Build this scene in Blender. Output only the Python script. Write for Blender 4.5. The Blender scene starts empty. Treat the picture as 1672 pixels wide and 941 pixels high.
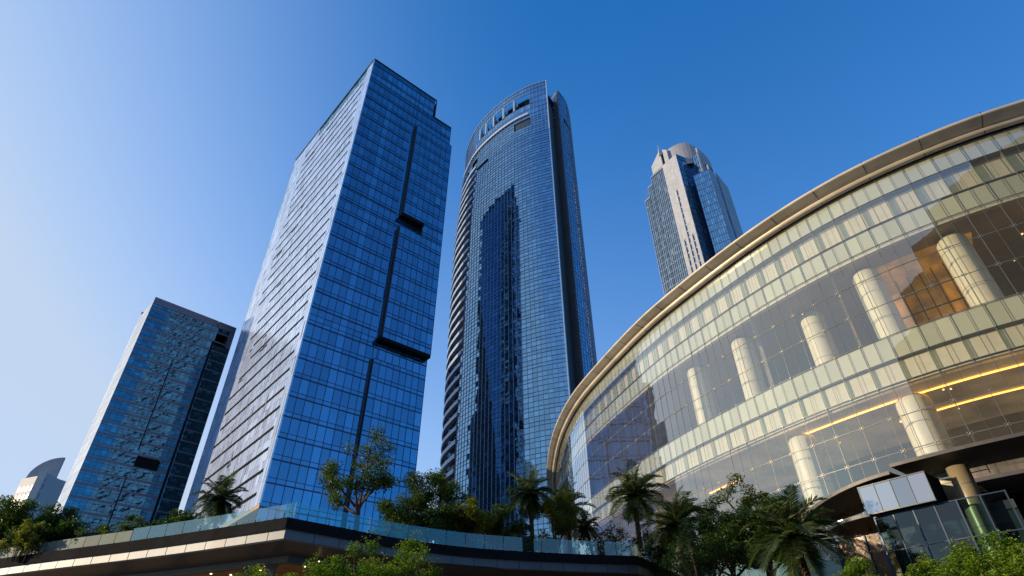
import bpy, math, random
from mathutils import Vector, Matrix
R = math.radians
rnd = random.Random(7)
sc = bpy.context.scene
COL = sc.collection

# ------------------------------------------------------------------ helpers
def tag(o, label=None, cat=None, group=None, kind=None):
    if label: o['label'] = label
    if cat: o['category'] = cat
    if group: o['group'] = group
    if kind: o['kind'] = kind
    return o

def empty(name, loc, label, cat, group=None):
    o = bpy.data.objects.new(name, None); COL.objects.link(o)
    o.location = loc; o.empty_display_size = 1
    return tag(o, label, cat, group)

class MB:
    """collects faces (world coordinates), one material index and one tint per face"""
    def __init__(s): s.v = []; s.f = []; s.t = []; s.m = []
    def face(s, pts, tint=0.5, m=0):
        i = len(s.v); s.v.extend(tuple(p) for p in pts); s.f.append(tuple(range(i, i+len(pts)))); s.t.append(tint); s.m.append(m)
    def hexa(s, b, t, tint=0.5, m=0):
        i = len(s.v); s.v.extend(tuple(p) for p in b); s.v.extend(tuple(p) for p in t)
        for q in ((3,2,1,0),(4,5,6,7),(0,1,5,4),(1,2,6,5),(2,3,7,6),(3,0,4,7)):
            s.f.append(tuple(i+k for k in q)); s.t.append(tint); s.m.append(m)
    def box(s, x0,y0,z0,x1,y1,z1, tint=.5, m=0):
        s.hexa([(x0,y0,z0),(x1,y0,z0),(x1,y1,z0),(x0,y1,z0)], [(x0,y0,z1),(x1,y0,z1),(x1,y1,z1),(x0,y1,z1)], tint, m)
    def prism(s, poly, z0, z1, tint=.5, m=0, cap=True, bottom=True):
        n = len(poly); i = len(s.v)
        s.v.extend((p[0],p[1],z0) for p in poly); s.v.extend((p[0],p[1],z1) for p in poly)
        for k in range(n):
            j = (k+1) % n; s.f.append((i+k,i+j,i+n+j,i+n+k)); s.t.append(tint); s.m.append(m)
        if cap: s.f.append(tuple(i+n+k for k in range(n))); s.t.append(tint); s.m.append(m)
        if bottom: s.f.append(tuple(i+k for k in reversed(range(n)))); s.t.append(tint); s.m.append(m)
    def tube(s, pts, rads, n=7, tint=.5, m=0, cap=True):
        i = len(s.v); K = len(pts)
        for k, p in enumerate(pts):
            p = Vector(p); d = Vector(pts[min(k+1,K-1)]) - Vector(pts[max(k-1,0)])
            if d.length < 1e-6: d = Vector((0,0,1))
            d.normalize(); a = d.cross(Vector((0.31,0.95,0.05))).normalized(); b = d.cross(a)
            for q in range(n):
                an = 2*math.pi*q/n; s.v.append(tuple(p + (a*math.cos(an)+b*math.sin(an))*rads[k]))
        for k in range(K-1):
            for q in range(n):
                j = (q+1) % n
                s.f.append((i+k*n+q, i+k*n+j, i+(k+1)*n+j, i+(k+1)*n+q)); s.t.append(tint); s.m.append(m)
        if cap:
            s.f.append(tuple(i+(K-1)*n+q for q in range(n))); s.t.append(tint); s.m.append(m)
    def build(s, name, mats, parent=None, smooth=False):
        if not s.v: return None
        me = bpy.data.meshes.new(name)
        off = Vector(parent.location) if parent is not None else Vector((0,0,0))
        p = parent
        while p is not None and p.parent is not None: p = p.parent
        if parent is not None and parent.type == 'MESH': off = Vector(p.location)
        vs = [(v[0]-off.x, v[1]-off.y, v[2]-off.z) for v in s.v] if off.length else s.v
        me.from_pydata(vs, [], s.f)
        at = me.attributes.new('tint', 'FLOAT', 'FACE'); at.data.foreach_set('value', s.t)
        if not isinstance(mats, (list, tuple)): mats = [mats]
        for m in mats: me.materials.append(m)
        me.polygons.foreach_set('material_index', s.m)
        if smooth: me.polygons.foreach_set('use_smooth', [True]*len(me.polygons))
        me.update()
        o = bpy.data.objects.new(name, me); COL.objects.link(o)
        if parent is not None: o.parent = parent
        return o

def spline(P, n=16, smooth=20):
    P = [Vector(p) for p in P]; Q = [2*P[0]-P[1]] + P + [2*P[-1]-P[-2]]; out = []
    for i in range(1, len(Q)-2):
        a,b,c,d = Q[i-1:i+3]
        for k in range(n):
            t = k/n
            out.append(.5*((2*b)+(c-a)*t+(2*a-5*b+4*c-d)*t*t+(3*b-a-3*c+d)*t**3))
    out.append(P[-1])
    for _ in range(smooth):
        out = [out[0]] + [(out[i-1]+2*out[i]+out[i+1])/4 for i in range(1,len(out)-1)] + [out[-1]]
    return out

class Curve:
    """plan curve with arc length; outward = right-hand side of travel"""
    def __init__(s, pts):
        s.p = [Vector((q[0],q[1])) for q in pts]; s.c = [0]
        for a,b in zip(s.p, s.p[1:]): s.c.append(s.c[-1]+(b-a).length)
        s.L = s.c[-1]
    def at(s, u, off=0):
        u = max(0, min(s.L, u)); lo, hi = 0, len(s.c)-1
        while hi-lo > 1:
            m = (lo+hi)//2
            if s.c[m] <= u: lo = m
            else: hi = m
        def nr(i):
            t = s.p[min(i+1,len(s.p)-1)] - s.p[max(i-1,0)]; t.normalize(); return Vector((t.y,-t.x))
        k = (u-s.c[lo])/max(1e-9, s.c[hi]-s.c[lo])
        n = (nr(lo)*(1-k)+nr(hi)*k).normalized()
        return s.p[lo].lerp(s.p[hi], k) + n*off, n
    def near(s, x, y):
        q = Vector((x,y)); best = (1e9,0)
        for i,(a,b) in enumerate(zip(s.p,s.p[1:])):
            e = b-a; t = max(0,min(1,(q-a).dot(e)/e.length_squared)); d = (a+e*t-q).length
            if d < best[0]: best = (d, s.c[i]+t*e.length)
        return best[1]

def surf(curve, lean=None):
    def S(u, z, off=0.0):
        p, n = curve.at(u, off)
        q = Vector((p.x, p.y, z))
        if lean: q += lean(u, z)
        return q
    return S

def bilin(bl, br, tl, tr, W):
    """bl.. are 3D corners; u in metres 0..W, z absolute"""
    bl,br,tl,tr = map(Vector,(bl,br,tl,tr))
    def S(u, z, off=0.0):
        k = (z-bl.z)/(tl.z-bl.z); w = u/W
        p = bl.lerp(br,w).lerp(tl.lerp(tr,w),k)
        n = (br-bl).cross(Vector((0,0,1))); n.z = 0; n.normalize()
        q = p + n*off; q.z = z; return q
    return S

def panes(mb, S, us, zs, off=0.0, tilt=0.012, skip=None, tint=None, m=0):
    for i in range(len(us)-1):
        for j in range(len(zs)-1):
            uc, zc = (us[i]+us[i+1])/2, (zs[j]+zs[j+1])/2
            if skip and skip(uc, zc): continue
            t = tint(uc, zc) if tint else rnd.random()
            a,b,c,d = [rnd.gauss(0,tilt) for _ in range(4)]
            d = a+c-b                       # keeps the pane flat
            mb.face([S(us[i],zs[j],off+a),S(us[i+1],zs[j],off+b),S(us[i+1],zs[j+1],off+c),S(us[i],zs[j+1],off+d)], t, m)

def vbar(mb, S, u, z0, z1, w=.08, i=-.05, o=.12, seg=1, tint=.5, m=0):
    for k in range(seg):
        a, b = z0+(z1-z0)*k/seg, z0+(z1-z0)*(k+1)/seg
        mb.hexa([S(u-w/2,a,i),S(u-w/2,a,o),S(u+w/2,a,o),S(u+w/2,a,i)],[S(u-w/2,b,i),S(u-w/2,b,o),S(u+w/2,b,o),S(u+w/2,b,i)],tint,m)
def hbar(mb, S, u0, u1, z, h=.1, i=-.05, o=.1, seg=1, tint=.5, m=0):
    for k in range(seg):
        a, b = u0+(u1-u0)*k/seg, u0+(u1-u0)*(k+1)/seg
        mb.hexa([S(a,z-h/2,i),S(a,z-h/2,o),S(b,z-h/2,o),S(b,z-h/2,i)],[S(a,z+h/2,i),S(a,z+h/2,o),S(b,z+h/2,o),S(b,z+h/2,i)],tint,m)
def frange(a, b, step):
    n = max(1, round((b-a)/step)); return [a+(b-a)*k/n for k in range(n+1)]
def floors(z0, z1, fh, sp):
    out = []; z = z0
    while z < z1-.5:
        out += [z, z+sp]; z += fh
    return [q for q in out if q < z1-.3]+[z1]

# ------------------------------------------------------------------ materials
def nodes(name):
    m = bpy.data.materials.new(name); m.use_nodes = True
    nt = m.node_tree; nt.nodes.clear()
    def N(t, **kw):
        n = nt.nodes.new(t)
        for k,v in kw.items():
            if k in n.inputs.keys(): n.inputs[k].default_value = v
            else: setattr(n, k, v)
        return n
    def L(a, b): nt.links.new(a, b)
    out = N('ShaderNodeOutputMaterial')
    return m, N, L, out
def rgba(c): return (c[0],c[1],c[2],1)

def matte(name, col, rough=.6, metal=0, var=.12, scale=1.5, bump=0.0, bscale=30, attr=.0, spec=.5):
    m,N,L,out = nodes(name)
    b = N('ShaderNodeBsdfPrincipled'); b.inputs['Roughness'].default_value = rough; b.inputs['Metallic'].default_value = metal
    b.inputs['Specular IOR Level'].default_value = spec
    g = N('ShaderNodeNewGeometry'); n = N('ShaderNodeTexNoise'); n.inputs['Scale'].default_value = scale; n.inputs['Detail'].default_value = 6
    L(g.outputs['Position'], n.inputs['Vector'])
    a = N('ShaderNodeAttribute'); a.attribute_name = 'tint'
    mr = N('ShaderNodeMapRange'); mr.inputs['To Min'].default_value = 1-var; mr.inputs['To Max'].default_value = 1+var
    mr.inputs['From Min'].default_value = .3; mr.inputs['From Max'].default_value = .7
    L(n.outputs['Fac'], mr.inputs['Value'])
    ma = N('ShaderNodeMath', operation='MULTIPLY_ADD'); ma.inputs[1].default_value = attr*2; ma.inputs[2].default_value = 1-attr
    L(a.outputs['Fac'], ma.inputs[0])
    mm = N('ShaderNodeMath', operation='MULTIPLY'); L(mr.outputs[0], mm.inputs[0]); L(ma.outputs[0], mm.inputs[1])
    vm = N('ShaderNodeVectorMath', operation='SCALE'); vm.inputs[0].default_value = col[:3]; L(mm.outputs[0], vm.inputs['Scale'])
    L(vm.outputs[0], b.inputs['Base Color'])
    if bump:
        n2 = N('ShaderNodeTexNoise'); n2.inputs['Scale'].default_value = bscale; n2.inputs['Detail'].default_value = 4
        L(g.outputs['Position'], n2.inputs['Vector'])
        bp = N('ShaderNodeBump'); bp.inputs['Strength'].default_value = bump; bp.inputs['Distance'].default_value = .05
        L(n2.outputs['Fac'], bp.inputs['Height']); L(bp.outputs[0], b.inputs['Normal'])
    L(b.outputs[0], out.inputs[0]); return m

def mirror_glass(name, refl, body, f0=.35, wav=.02, wscale=.35, rough=.03, lit=(.3,.5,.6), litp=.93):
    """reflective coated curtain-wall glass: tinted mirror over a dark body, varying pane by pane"""
    m,N,L,out = nodes(name)
    g = N('ShaderNodeNewGeometry')
    n = N('ShaderNodeTexNoise'); n.inputs['Scale'].default_value = wscale; n.inputs['Detail'].default_value = 2
    L(g.outputs['Position'], n.inputs['Vector'])
    bp = N('ShaderNodeBump'); bp.inputs['Strength'].default_value = 1; bp.inputs['Distance'].default_value = wav
    L(n.outputs['Fac'], bp.inputs['Height'])
    a = N('ShaderNodeAttribute'); a.attribute_name = 'tint'
    # body: dark, a few panes with blinds lighter
    cr = N('ShaderNodeValToRGB'); e = cr.color_ramp.elements
    e[0].position = 0; e[0].color = rgba([c*.6 for c in body]); e[1].position = litp-.12; e[1].color = rgba([c*1.5 for c in body])
    x = cr.color_ramp.elements.new(litp); x.color = rgba([(c*1.5+l)/2 for c,l in zip(body,lit)]); x = cr.color_ramp.elements.new(1.0); x.color = rgba(lit)
    L(a.outputs['Fac'], cr.inputs[0])
    d = N('ShaderNodeBsdfDiffuse'); L(cr.outputs[0], d.inputs['Color'])
    gl = N('ShaderNodeBsdfGlossy'); gl.inputs['Roughness'].default_value = rough; L(bp.outputs[0], gl.inputs['Normal'])
    lw = N('ShaderNodeLayerWeight'); lw.inputs['Blend'].default_value = .5
    mc = N('ShaderNodeMix'); mc.data_type = 'RGBA'
    pw = N('ShaderNodeMath', operation='POWER'); pw.inputs[1].default_value = 3.0; L(lw.outputs['Facing'], pw.inputs[0])
    mc.inputs[6].default_value = rgba(refl); mc.inputs[7].default_value = (.95,.97,1,1)
    L(pw.outputs[0], mc.inputs[0]); L(mc.outputs[2], gl.inputs['Color'])
    # reflectance f0..1 with a little pane-to-pane change
    ra = N('ShaderNodeMath', operation='MULTIPLY_ADD'); ra.inputs[1].default_value = .26*f0; ra.inputs[2].default_value = f0*.87; L(a.outputs['Fac'], ra.inputs[0])
    mx = N('ShaderNodeMix'); mx.data_type = 'FLOAT'; L(pw.outputs[0], mx.inputs[0]); L(ra.outputs[0], mx.inputs[2]); mx.inputs[3].default_value = 1
    ms = N('ShaderNodeMixShader'); L(mx.outputs[0], ms.inputs[0]); L(d.outputs[0], ms.inputs[1]); L(gl.outputs[0], ms.inputs[2])
    L(ms.outputs[0], out.inputs[0]); return m

def clear_glass(name, tint=(.86,.93,.9), base=.1, gain=1.0, wav=.012, rough=.0, rcol=(1,1,1), haze=0):
    m,N,L,out = nodes(name)
    g = N('ShaderNodeNewGeometry')
    n = N('ShaderNodeTexNoise'); n.inputs['Scale'].default_value = .5; L(g.outputs['Position'], n.inputs['Vector'])
    bp = N('ShaderNodeBump'); bp.inputs['Distance'].default_value = wav; L(n.outputs['Fac'], bp.inputs['Height'])
    t = N('ShaderNodeBsdfTransparent'); t.inputs['Color'].default_value = rgba(tint)
    gl = N('ShaderNodeBsdfGlossy'); gl.inputs['Roughness'].default_value = rough; gl.inputs['Color'].default_value = rgba(rcol); L(bp.outputs[0], gl.inputs['Normal'])
    lw = N('ShaderNodeLayerWeight'); lw.inputs['Blend'].default_value = .5
    pw = N('ShaderNodeMath', operation='POWER'); pw.inputs[1].default_value = 1.9; L(lw.outputs['Facing'], pw.inputs[0])
    ma = N('ShaderNodeMath', operation='MULTIPLY_ADD'); ma.use_clamp = True; ma.inputs[1].default_value = gain*(1-base); ma.inputs[2].default_value = base; L(pw.outputs[0], ma.inputs[0])
    tt = t.outputs[0]
    if haze:
        df = N('ShaderNodeBsdfDiffuse'); df.inputs['Color'].default_value = (.85,.83,.7,1); mh = N('ShaderNodeMixShader'); mh.inputs[0].default_value = haze
        L(t.outputs[0], mh.inputs[1]); L(df.outputs[0], mh.inputs[2]); tt = mh.outputs[0]
    ms = N('ShaderNodeMixShader'); L(ma.outputs[0], ms.inputs[0]); L(tt, ms.inputs[1]); L(gl.outputs[0], ms.inputs[2])
    L(ms.outputs[0], out.inputs[0]); return m

def emit(name, col, s):
    m,N,L,out = nodes(name); e = N('ShaderNodeEmission'); e.inputs[0].default_value = rgba(col); e.inputs[1].default_value = s
    L(e.outputs[0], out.inputs[0]); return m

def lit(name, col, em, var=.5, scale=.25):  # surface that also emits its own base colour
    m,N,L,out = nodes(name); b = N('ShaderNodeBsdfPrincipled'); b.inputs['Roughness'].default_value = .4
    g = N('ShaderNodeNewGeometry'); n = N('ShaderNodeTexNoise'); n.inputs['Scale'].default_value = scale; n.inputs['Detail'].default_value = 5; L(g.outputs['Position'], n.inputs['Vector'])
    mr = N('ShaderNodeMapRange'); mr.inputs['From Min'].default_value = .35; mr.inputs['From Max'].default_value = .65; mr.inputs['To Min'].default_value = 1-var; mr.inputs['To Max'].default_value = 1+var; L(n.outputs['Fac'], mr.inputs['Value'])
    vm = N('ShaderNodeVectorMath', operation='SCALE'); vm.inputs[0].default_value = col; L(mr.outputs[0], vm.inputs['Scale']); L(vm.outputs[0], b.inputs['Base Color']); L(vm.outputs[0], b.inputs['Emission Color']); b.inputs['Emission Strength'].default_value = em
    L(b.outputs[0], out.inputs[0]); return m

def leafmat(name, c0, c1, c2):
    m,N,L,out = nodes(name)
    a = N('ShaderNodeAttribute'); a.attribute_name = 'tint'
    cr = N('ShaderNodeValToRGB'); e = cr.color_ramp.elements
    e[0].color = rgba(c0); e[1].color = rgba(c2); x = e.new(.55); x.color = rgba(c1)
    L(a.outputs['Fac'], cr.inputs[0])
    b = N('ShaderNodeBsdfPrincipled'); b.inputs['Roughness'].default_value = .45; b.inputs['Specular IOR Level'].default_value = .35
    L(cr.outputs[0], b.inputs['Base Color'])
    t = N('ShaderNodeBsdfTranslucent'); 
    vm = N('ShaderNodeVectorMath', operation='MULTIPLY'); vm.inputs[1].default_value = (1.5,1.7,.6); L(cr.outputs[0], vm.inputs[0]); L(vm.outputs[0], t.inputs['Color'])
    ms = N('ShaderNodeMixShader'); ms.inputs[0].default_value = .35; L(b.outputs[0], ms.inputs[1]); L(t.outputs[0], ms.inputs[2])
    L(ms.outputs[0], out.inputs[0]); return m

M = {}
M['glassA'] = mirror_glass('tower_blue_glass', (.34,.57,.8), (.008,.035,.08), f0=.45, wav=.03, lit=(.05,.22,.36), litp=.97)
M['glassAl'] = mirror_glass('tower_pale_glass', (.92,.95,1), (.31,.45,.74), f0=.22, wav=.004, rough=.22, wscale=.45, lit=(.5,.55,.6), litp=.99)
M['crownA'] = mirror_glass('crown_teal_glass', (.4,.8,.85), (.03,.16,.18), f0=.35, lit=(.1,.45,.5), litp=.8)
M['glassB'] = mirror_glass('round_tower_glass', (.3,.58,.84), (.008,.035,.07), f0=.52, wav=.03, lit=(.08,.22,.36))
M['glassT'] = mirror_glass('low_tower_glass', (.22,.48,.62), (.008,.035,.05), f0=.34, wav=.012, lit=(.05,.2,.3))
M['glassD'] = mirror_glass('far_tower_glass', (.4,.58,.8), (.012,.03,.07), f0=.45, wav=.03, lit=(.2,.3,.4))
M['glassDw'] = mirror_glass('wing_glass_dark', (.25,.42,.58), (.012,.03,.055), f0=.3, wav=.03, lit=(.2,.25,.28))
M['mull'] = matte('dark_mullion', (.03,.055,.1), .4, .3)
M['mullB'] = matte('pale_mullion', (.3,.37,.46), .4, .4)
M['ewall'] = matte('grey_white_render', (.36,.38,.41), .6, attr=.06)
M['ewin'] = matte('dark_matte_window', (.06,.08,.1), .3)  # even dark blue-grey for the window strips
M['groove'] = matte('grey_groove_lining', (.035,.05,.075), .5, .2)
M['balc'] = matte('balcony_edge_panel', (.33,.42,.58), .4, .3, attr=.1)
M['sideline'] = matte('pale_side_joint', (.28,.31,.36), .5)
M['white'] = matte('white_panel', (.62,.63,.64), .45, .1, attr=.08)
M['sidep'] = matte('pale_grey_side_panel', (.24,.31,.42), .35, .3, attr=.15)
M['trim'] = matte('bright_corner_trim', (.7,.73,.78), .3, .6)
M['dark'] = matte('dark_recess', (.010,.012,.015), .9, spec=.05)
M['core'] = matte('core_wall', (.04,.05,.06), .8)
M['concrete'] = matte('roof_concrete', (.3,.3,.3), .8)
M['spandT'] = matte('mauve_spandrel', (.13,.13,.17), .4, .3, attr=.12)
M['greymetal'] = matte('grey_metal_pier', (.16,.18,.21), .4, .4, attr=.06)
M['stone'] = matte('pale_stone_cladding', (.36,.38,.42), .7, attr=.06, var=.1, scale=.4)
M['stoneg'] = matte('grey_stone_cladding', (.3,.31,.34), .6, attr=.08, var=.1, scale=.3)
M['glassC'] = clear_glass('curved_wall_glass', (.95,.97,.92), base=.15, gain=1.25, wav=.006, haze=.05, rcol=(1,.98,.92))  # haze adds cream diffuse to imitate the milky reflection of bright sky
M['joint'] = matte('glass_joint', (.1,.12,.12), .4)
M['mint'] = matte('mint_spandrel_glass', (.56,.59,.5), .5, spec=.2, attr=.12, var=.06, scale=.3)
M['cream'] = matte('cream_frieze_panel', (.66,.63,.53), .6, attr=.05, var=.06)
M['fin'] = clear_glass('glass_fin', (.72,.82,.74), base=.06, gain=.5, haze=.22)
M['col'] = matte('cream_column_cladding', (.82,.77,.64), .45, var=.05)
M['colg'] = matte('golden_column_cladding', (.36,.29,.17), .35, .2)
M['alu'] = matte('champagne_soffit_panel', (.6,.53,.42), .42, .25, attr=.1, var=.14, scale=.5)
M['door'] = matte('bronze_door', (.11,.06,.03), .35, .2, var=.5, scale=.8)
M['steel'] = matte('stainless_fitting', (.3,.28,.25), .5, .6)
M['brownceil'] = matte('warm_brown_ceiling', (.24,.15,.08), .5, var=.25, scale=.3)
M['amber'] = matte('amber_timber_wall', (.36,.17,.035), .4, var=.4, scale=.25)
M['amberglow'] = lit('self_glowing_amber_panelling', (.28,.12,.01), .55, .6, .5)  # emission put into the panelling to imitate interior lighting
M['ceilglow'] = lit('self_glowing_bronze_ceiling', (.22,.14,.07), .45)  # weak glow in the ceiling material replaces light falling on it
M['duskwall'] = matte('dusk_grey_wall', (.17,.155,.165), .5, attr=.3, var=.2, scale=.3)
M['floor'] = matte('interior_floor', (.3,.25,.2), .3)
M['strip'] = emit('amber_light_strip', (1,.45,.08), 4.0)
M['lamp'] = emit('small_downlight', (1,.5,.18), 3)
M['lampw'] = emit('soffit_downlight', (1,.75,.45), 5)
M['awn'] = matte('dark_bronze_awning', (.03,.028,.027), .55, .1, var=.2)
M['awntrim'] = matte('awning_edge_trim', (.09,.085,.085), .5, .3)
M['greyglass'] = mirror_glass('grey_back_painted_glass', (.75,.78,.85), (.2,.21,.24), f0=.35, wav=.02, lit=(.3,.3,.33))
M['fasciaK'] = matte('black_fascia', (.02,.021,.024), .9, 0, spec=.03, attr=.15, var=.2, scale=2)
M['fasciaS'] = matte('silver_fascia', (.15,.165,.19), .5, .3, attr=.06, var=.06)
M['soffit'] = matte('dark_soffit', (.07,.065,.06), .45, .3)
M['wood'] = matte('timber_ceiling', (.34,.15,.05), .5, var=.3, scale=1.2)
M['rail'] = clear_glass('railing_glass', (.72,.88,.86), base=.06, gain=.45, wav=.0)
M['railf'] = matte('frosted_railing_glass', (.15,.21,.2), .6, spec=.1, attr=.1, var=.1)
M['pave'] = matte('plaza_paving', (.28,.27,.25), .8, scale=.5, bump=.2)
M['wallw'] = matte('white_render_wall', (.6,.58,.53), .7)
M['soil'] = matte('planter_soil', (.05,.035,.02), .9)
M['bark'] = matte('tree_bark', (.12,.085,.055), .9, var=.4, scale=8, bump=.6, bscale=20)
M['pbark'] = matte('palm_bark', (.14,.09,.05), .9, var=.45, scale=10, bump=.8, bscale=25)
M['leafD'] = leafmat('dark_leaf', (.014,.035,.01), (.045,.095,.022), (.13,.19,.04))
M['leafM'] = leafmat('mid_leaf', (.022,.05,.01), (.075,.13,.022), (.2,.24,.045))
M['leafY'] = leafmat('yellow_leaf', (.07,.09,.01), (.22,.23,.03), (.4,.37,.06))
M['leafB'] = leafmat('bright_leaf', (.03,.08,.008), (.13,.23,.015), (.34,.42,.04))
M['leafP'] = leafmat('palm_leaf', (.016,.036,.012), (.055,.09,.024), (.2,.21,.06))

# ------------------------------------------------------------------ ground
g = MB(); g.box(-3000,-3000,-.5,3000,3000,0)
o = g.build('ground', M['pave']); tag(o, kind='structure')

# ================================================================== TOWER A (tall blue tower)
TA = empty('glass_tower', (-50,135,0), 'tall boxy blue glass tower with a white slotted side face and a stepped roof', 'tower')
def Acor(z): 
    k = 2.4*(182-z)/149; return Vector((-46.3-.749*k, 112.6-.6626*k, z))
dR = Vector((.749,.6626,0))
SR = bilin(Acor(0), Acor(0)+dR*33.2, Acor(182), Acor(182)+dR*33.2, 33.2)
fl = Vector((-88.7,158.5,33)); ft = Vector((-87.4,157.2,182))
SLr = bilin(fl, Acor(33), ft, Acor(182), 60.6)
def SL(u, z, off=0): return SLr(60.6-u, z, off)      # u from the front corner
zsA = floors(33, 182, 4.6, 1.05)
zsAr = [z for z in floors(0.2, 182, 4.6, 1.05)]
zsAr = [z+0.0 for z in zsAr]
# core volume
c = MB()
bk = Vector((-62.6,179.1,0))
def polyA(z, ins=.35):
    a = SR(.4,z,-ins); b = SR(32.8,z,-ins); d = SLr(.6,max(z,33),-ins)
    return a,b,Vector((-44,156.5,z)),Vector((d.x,d.y,z))
p0, p1 = polyA(33), polyA(172)
c.hexa([*p0],[*p1])
q0, q1 = polyA(172), polyA(181.7)
c.hexa([q0[0],SR(25.4,172,-.35),Vector((-52,156.5,172)),q0[3]],[q1[0],SR(25.4,181.7,-.35),Vector((-52,156.5,181.7)),q1[3]])
c.build('core', M['core'], TA)
z1 = 118.9
g1 = lambda u,z: u > 18.6 and u < 33.3 and z > 119.2 and z < 160.5
# where the proud bays stand:   (z range, u0, u1)
bays = [(119.2,161,19.1,33.2),(114.4,119.2,26,33.2),(76.4,114.4,18.7,33.2),(5,70.3,17.6,32.6)]
def inbay(u,z): return any(z0<z<z1 and u0<u<u1 for z0,z1,u0,u1 in bays)
def skipR(u,z):
    if z>172.2 and u>25.9: return True
    if 160.9 < z: return False
    return inbay(u,z)
usR = frange(0,17.6,1.9)+[18.7]+frange(19.1,33.2,1.9)
def tintR(u,z):
    if 173 < z < 178.5 and (rnd.random()<.5 or 20<u<24.5): return rnd.uniform(.97,1)
    if abs(u-9.2)<.8 and z<165: return .93
    if u>30 and rnd.random()<.2: return .98
    return rnd.random()*.9
def sub_z(base, z0, z1): return [z0]+[z for z in base if z0+.3<z<z1-.3]+[z1]
for a in (160.9,172.2,119.2,114.4,76.4,70.3):
    zsAr.append(a)
zsAr = sorted(set(round(z,2) for z in zsAr)); 
zsAr = [z for i,z in enumerate(zsAr) if i==0 or z-zsAr[i-1]>.25 or z in (160.9,172.2,119.2,114.4,76.4,70.3)]
gA = MB(); panes(gA, SR, usR, zsAr, 0, .007, skipR, tintR)
gA.build('glass_facade', M['glassA'], TA)
mA = MB()
for u in usR:
    zt = 182 if u<26 else 172.2
    segs = [(0,zt)] if u<17.5 else ([(161,zt),(0,5)] + [(70.3,76.4)] + ([(114.4,119.2)] if u<26 else []))
    for a,b in segs: vbar(mA, SR, u, a, b, .1, -.05, .1)
for z in zsAr:
    uu = 33.2 if z<=172.2 else 25.9
    ue = uu if (z>=160.8 or 70.3<=z<=76.4 or 114.4<=z<=119.2) else 17.6
    hv = any(abs(z-q)<.03 for q in floors(0.2,182,4.6,1.05)[::2])
    hbar(mA, SR, 0, ue, z, .22 if hv else .09, -.05, .14 if hv else .08)
mA.build('mullions', M['mull'], TA)
for z0,z1,u0,u1 in bays:
    b = MB(); m = MB(); PO = 1.5 if z0>70.4 else 1.0
    us = frange(u0,u1,1.9); zs = sub_z(zsAr, z0, z1)
    panes(b, SR, us, zs, PO, .012, None, tintR); 
    for u in us: vbar(m, SR, u, z0, z1, .1, PO-.05, PO+.08)
    for z in zs:
        hv = any(abs(z-q)<.03 for q in floors(0.2,182,4.6,1.05)[::2])
        hbar(m, SR, u0, u1, z, .22 if hv else .09, PO-.05, PO+.1)
    k = b.build('projecting_bay', M['glassA'], TA); m.build('mullions', M['mull'], k)
    s = MB()
    s.hexa([SR(u0,z0,-.3),SR(u0,z0,PO-.06),SR(u1,z0,PO-.06),SR(u1,z0,-.3)],[SR(u0,z0+.9,-.3),SR(u0,z0+.9,PO-.06),SR(u1,z0+.9,PO-.06),SR(u1,z0+.9,-.3)])
    s.hexa([SR(u0,z0,-.3),SR(u0,z0,PO-.06),SR(u0+.2,z0,PO-.06),SR(u0+.2,z0,-.3)],[SR(u0,z1,-.3),SR(u0,z1,PO-.06),SR(u0+.2,z1,PO-.06),SR(u0+.2,z1,-.3)])
    s.hexa([SR(u1-.2,z0,-.3),SR(u1-.2,z0,PO-.06),SR(u1,z0,PO-.06),SR(u1,z0,-.3)],[SR(u1-.2,z1,-.3),SR(u1-.2,z1,PO-.06),SR(u1,z1,PO-.06),SR(u1,z1,-.3)])
    s.hexa([SR(u0,z1-.2,-.3),SR(u0,z1-.2,PO-.06),SR(u1,z1-.2,PO-.06),SR(u1,z1-.2,-.3)],[SR(u0,z1,-.3),SR(u0,z1,PO-.06),SR(u1,z1,PO-.06),SR(u1,z1,-.3)])
    s.build('bay_lining', M['groove'], k)
# dark groove beside the bays
for u,z0,z1 in ((18.9,119.2,161),(18.45,76.4,113.6),(17.3,20,70.3)):
    s = MB(); vbar(s, SR, u, z0, z1, .3, -.02, .5); s.build('vertical_groove', M['groove'], TA)
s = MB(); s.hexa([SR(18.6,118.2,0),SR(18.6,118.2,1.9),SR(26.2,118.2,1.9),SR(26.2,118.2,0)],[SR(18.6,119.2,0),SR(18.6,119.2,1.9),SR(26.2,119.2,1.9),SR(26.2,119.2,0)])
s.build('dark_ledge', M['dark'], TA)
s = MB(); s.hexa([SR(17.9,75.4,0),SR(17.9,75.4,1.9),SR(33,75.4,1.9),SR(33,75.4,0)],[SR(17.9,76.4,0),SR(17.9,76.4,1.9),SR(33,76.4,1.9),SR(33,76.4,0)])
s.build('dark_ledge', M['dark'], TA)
# right return wall of the tower and of the crown step
s = MB()
for (z0,z1,u) in ((0,172.2,33.2),(172.2,182,25.9)):
    a0,a1 = SR(u,z0,0), SR(u,z1,0); d = Vector((-.70,.71,0))*(31 if u>30 else 34)
    s.face([a0,a0+d,a1+d,a1],.4)
s.face([SR(25.9,172.2,0),SR(33.2,172.2,0),SR(33.2,172.2,-30),SR(25.9,172.2,-30)],.4)
s.build('side_glass', M['glassA'], TA)
# rooftop plant seen over the low roof
for k in range(4):
    q_ = SR(27.5+1.2*k,172.2,-1.0); s = MB(); s.box(q_.x-.3,q_.y-.3,172.2,q_.x+.3,q_.y+.3,173.1+.5*(k%2)); s.build('roof_unit', M['core'], TA)
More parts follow.
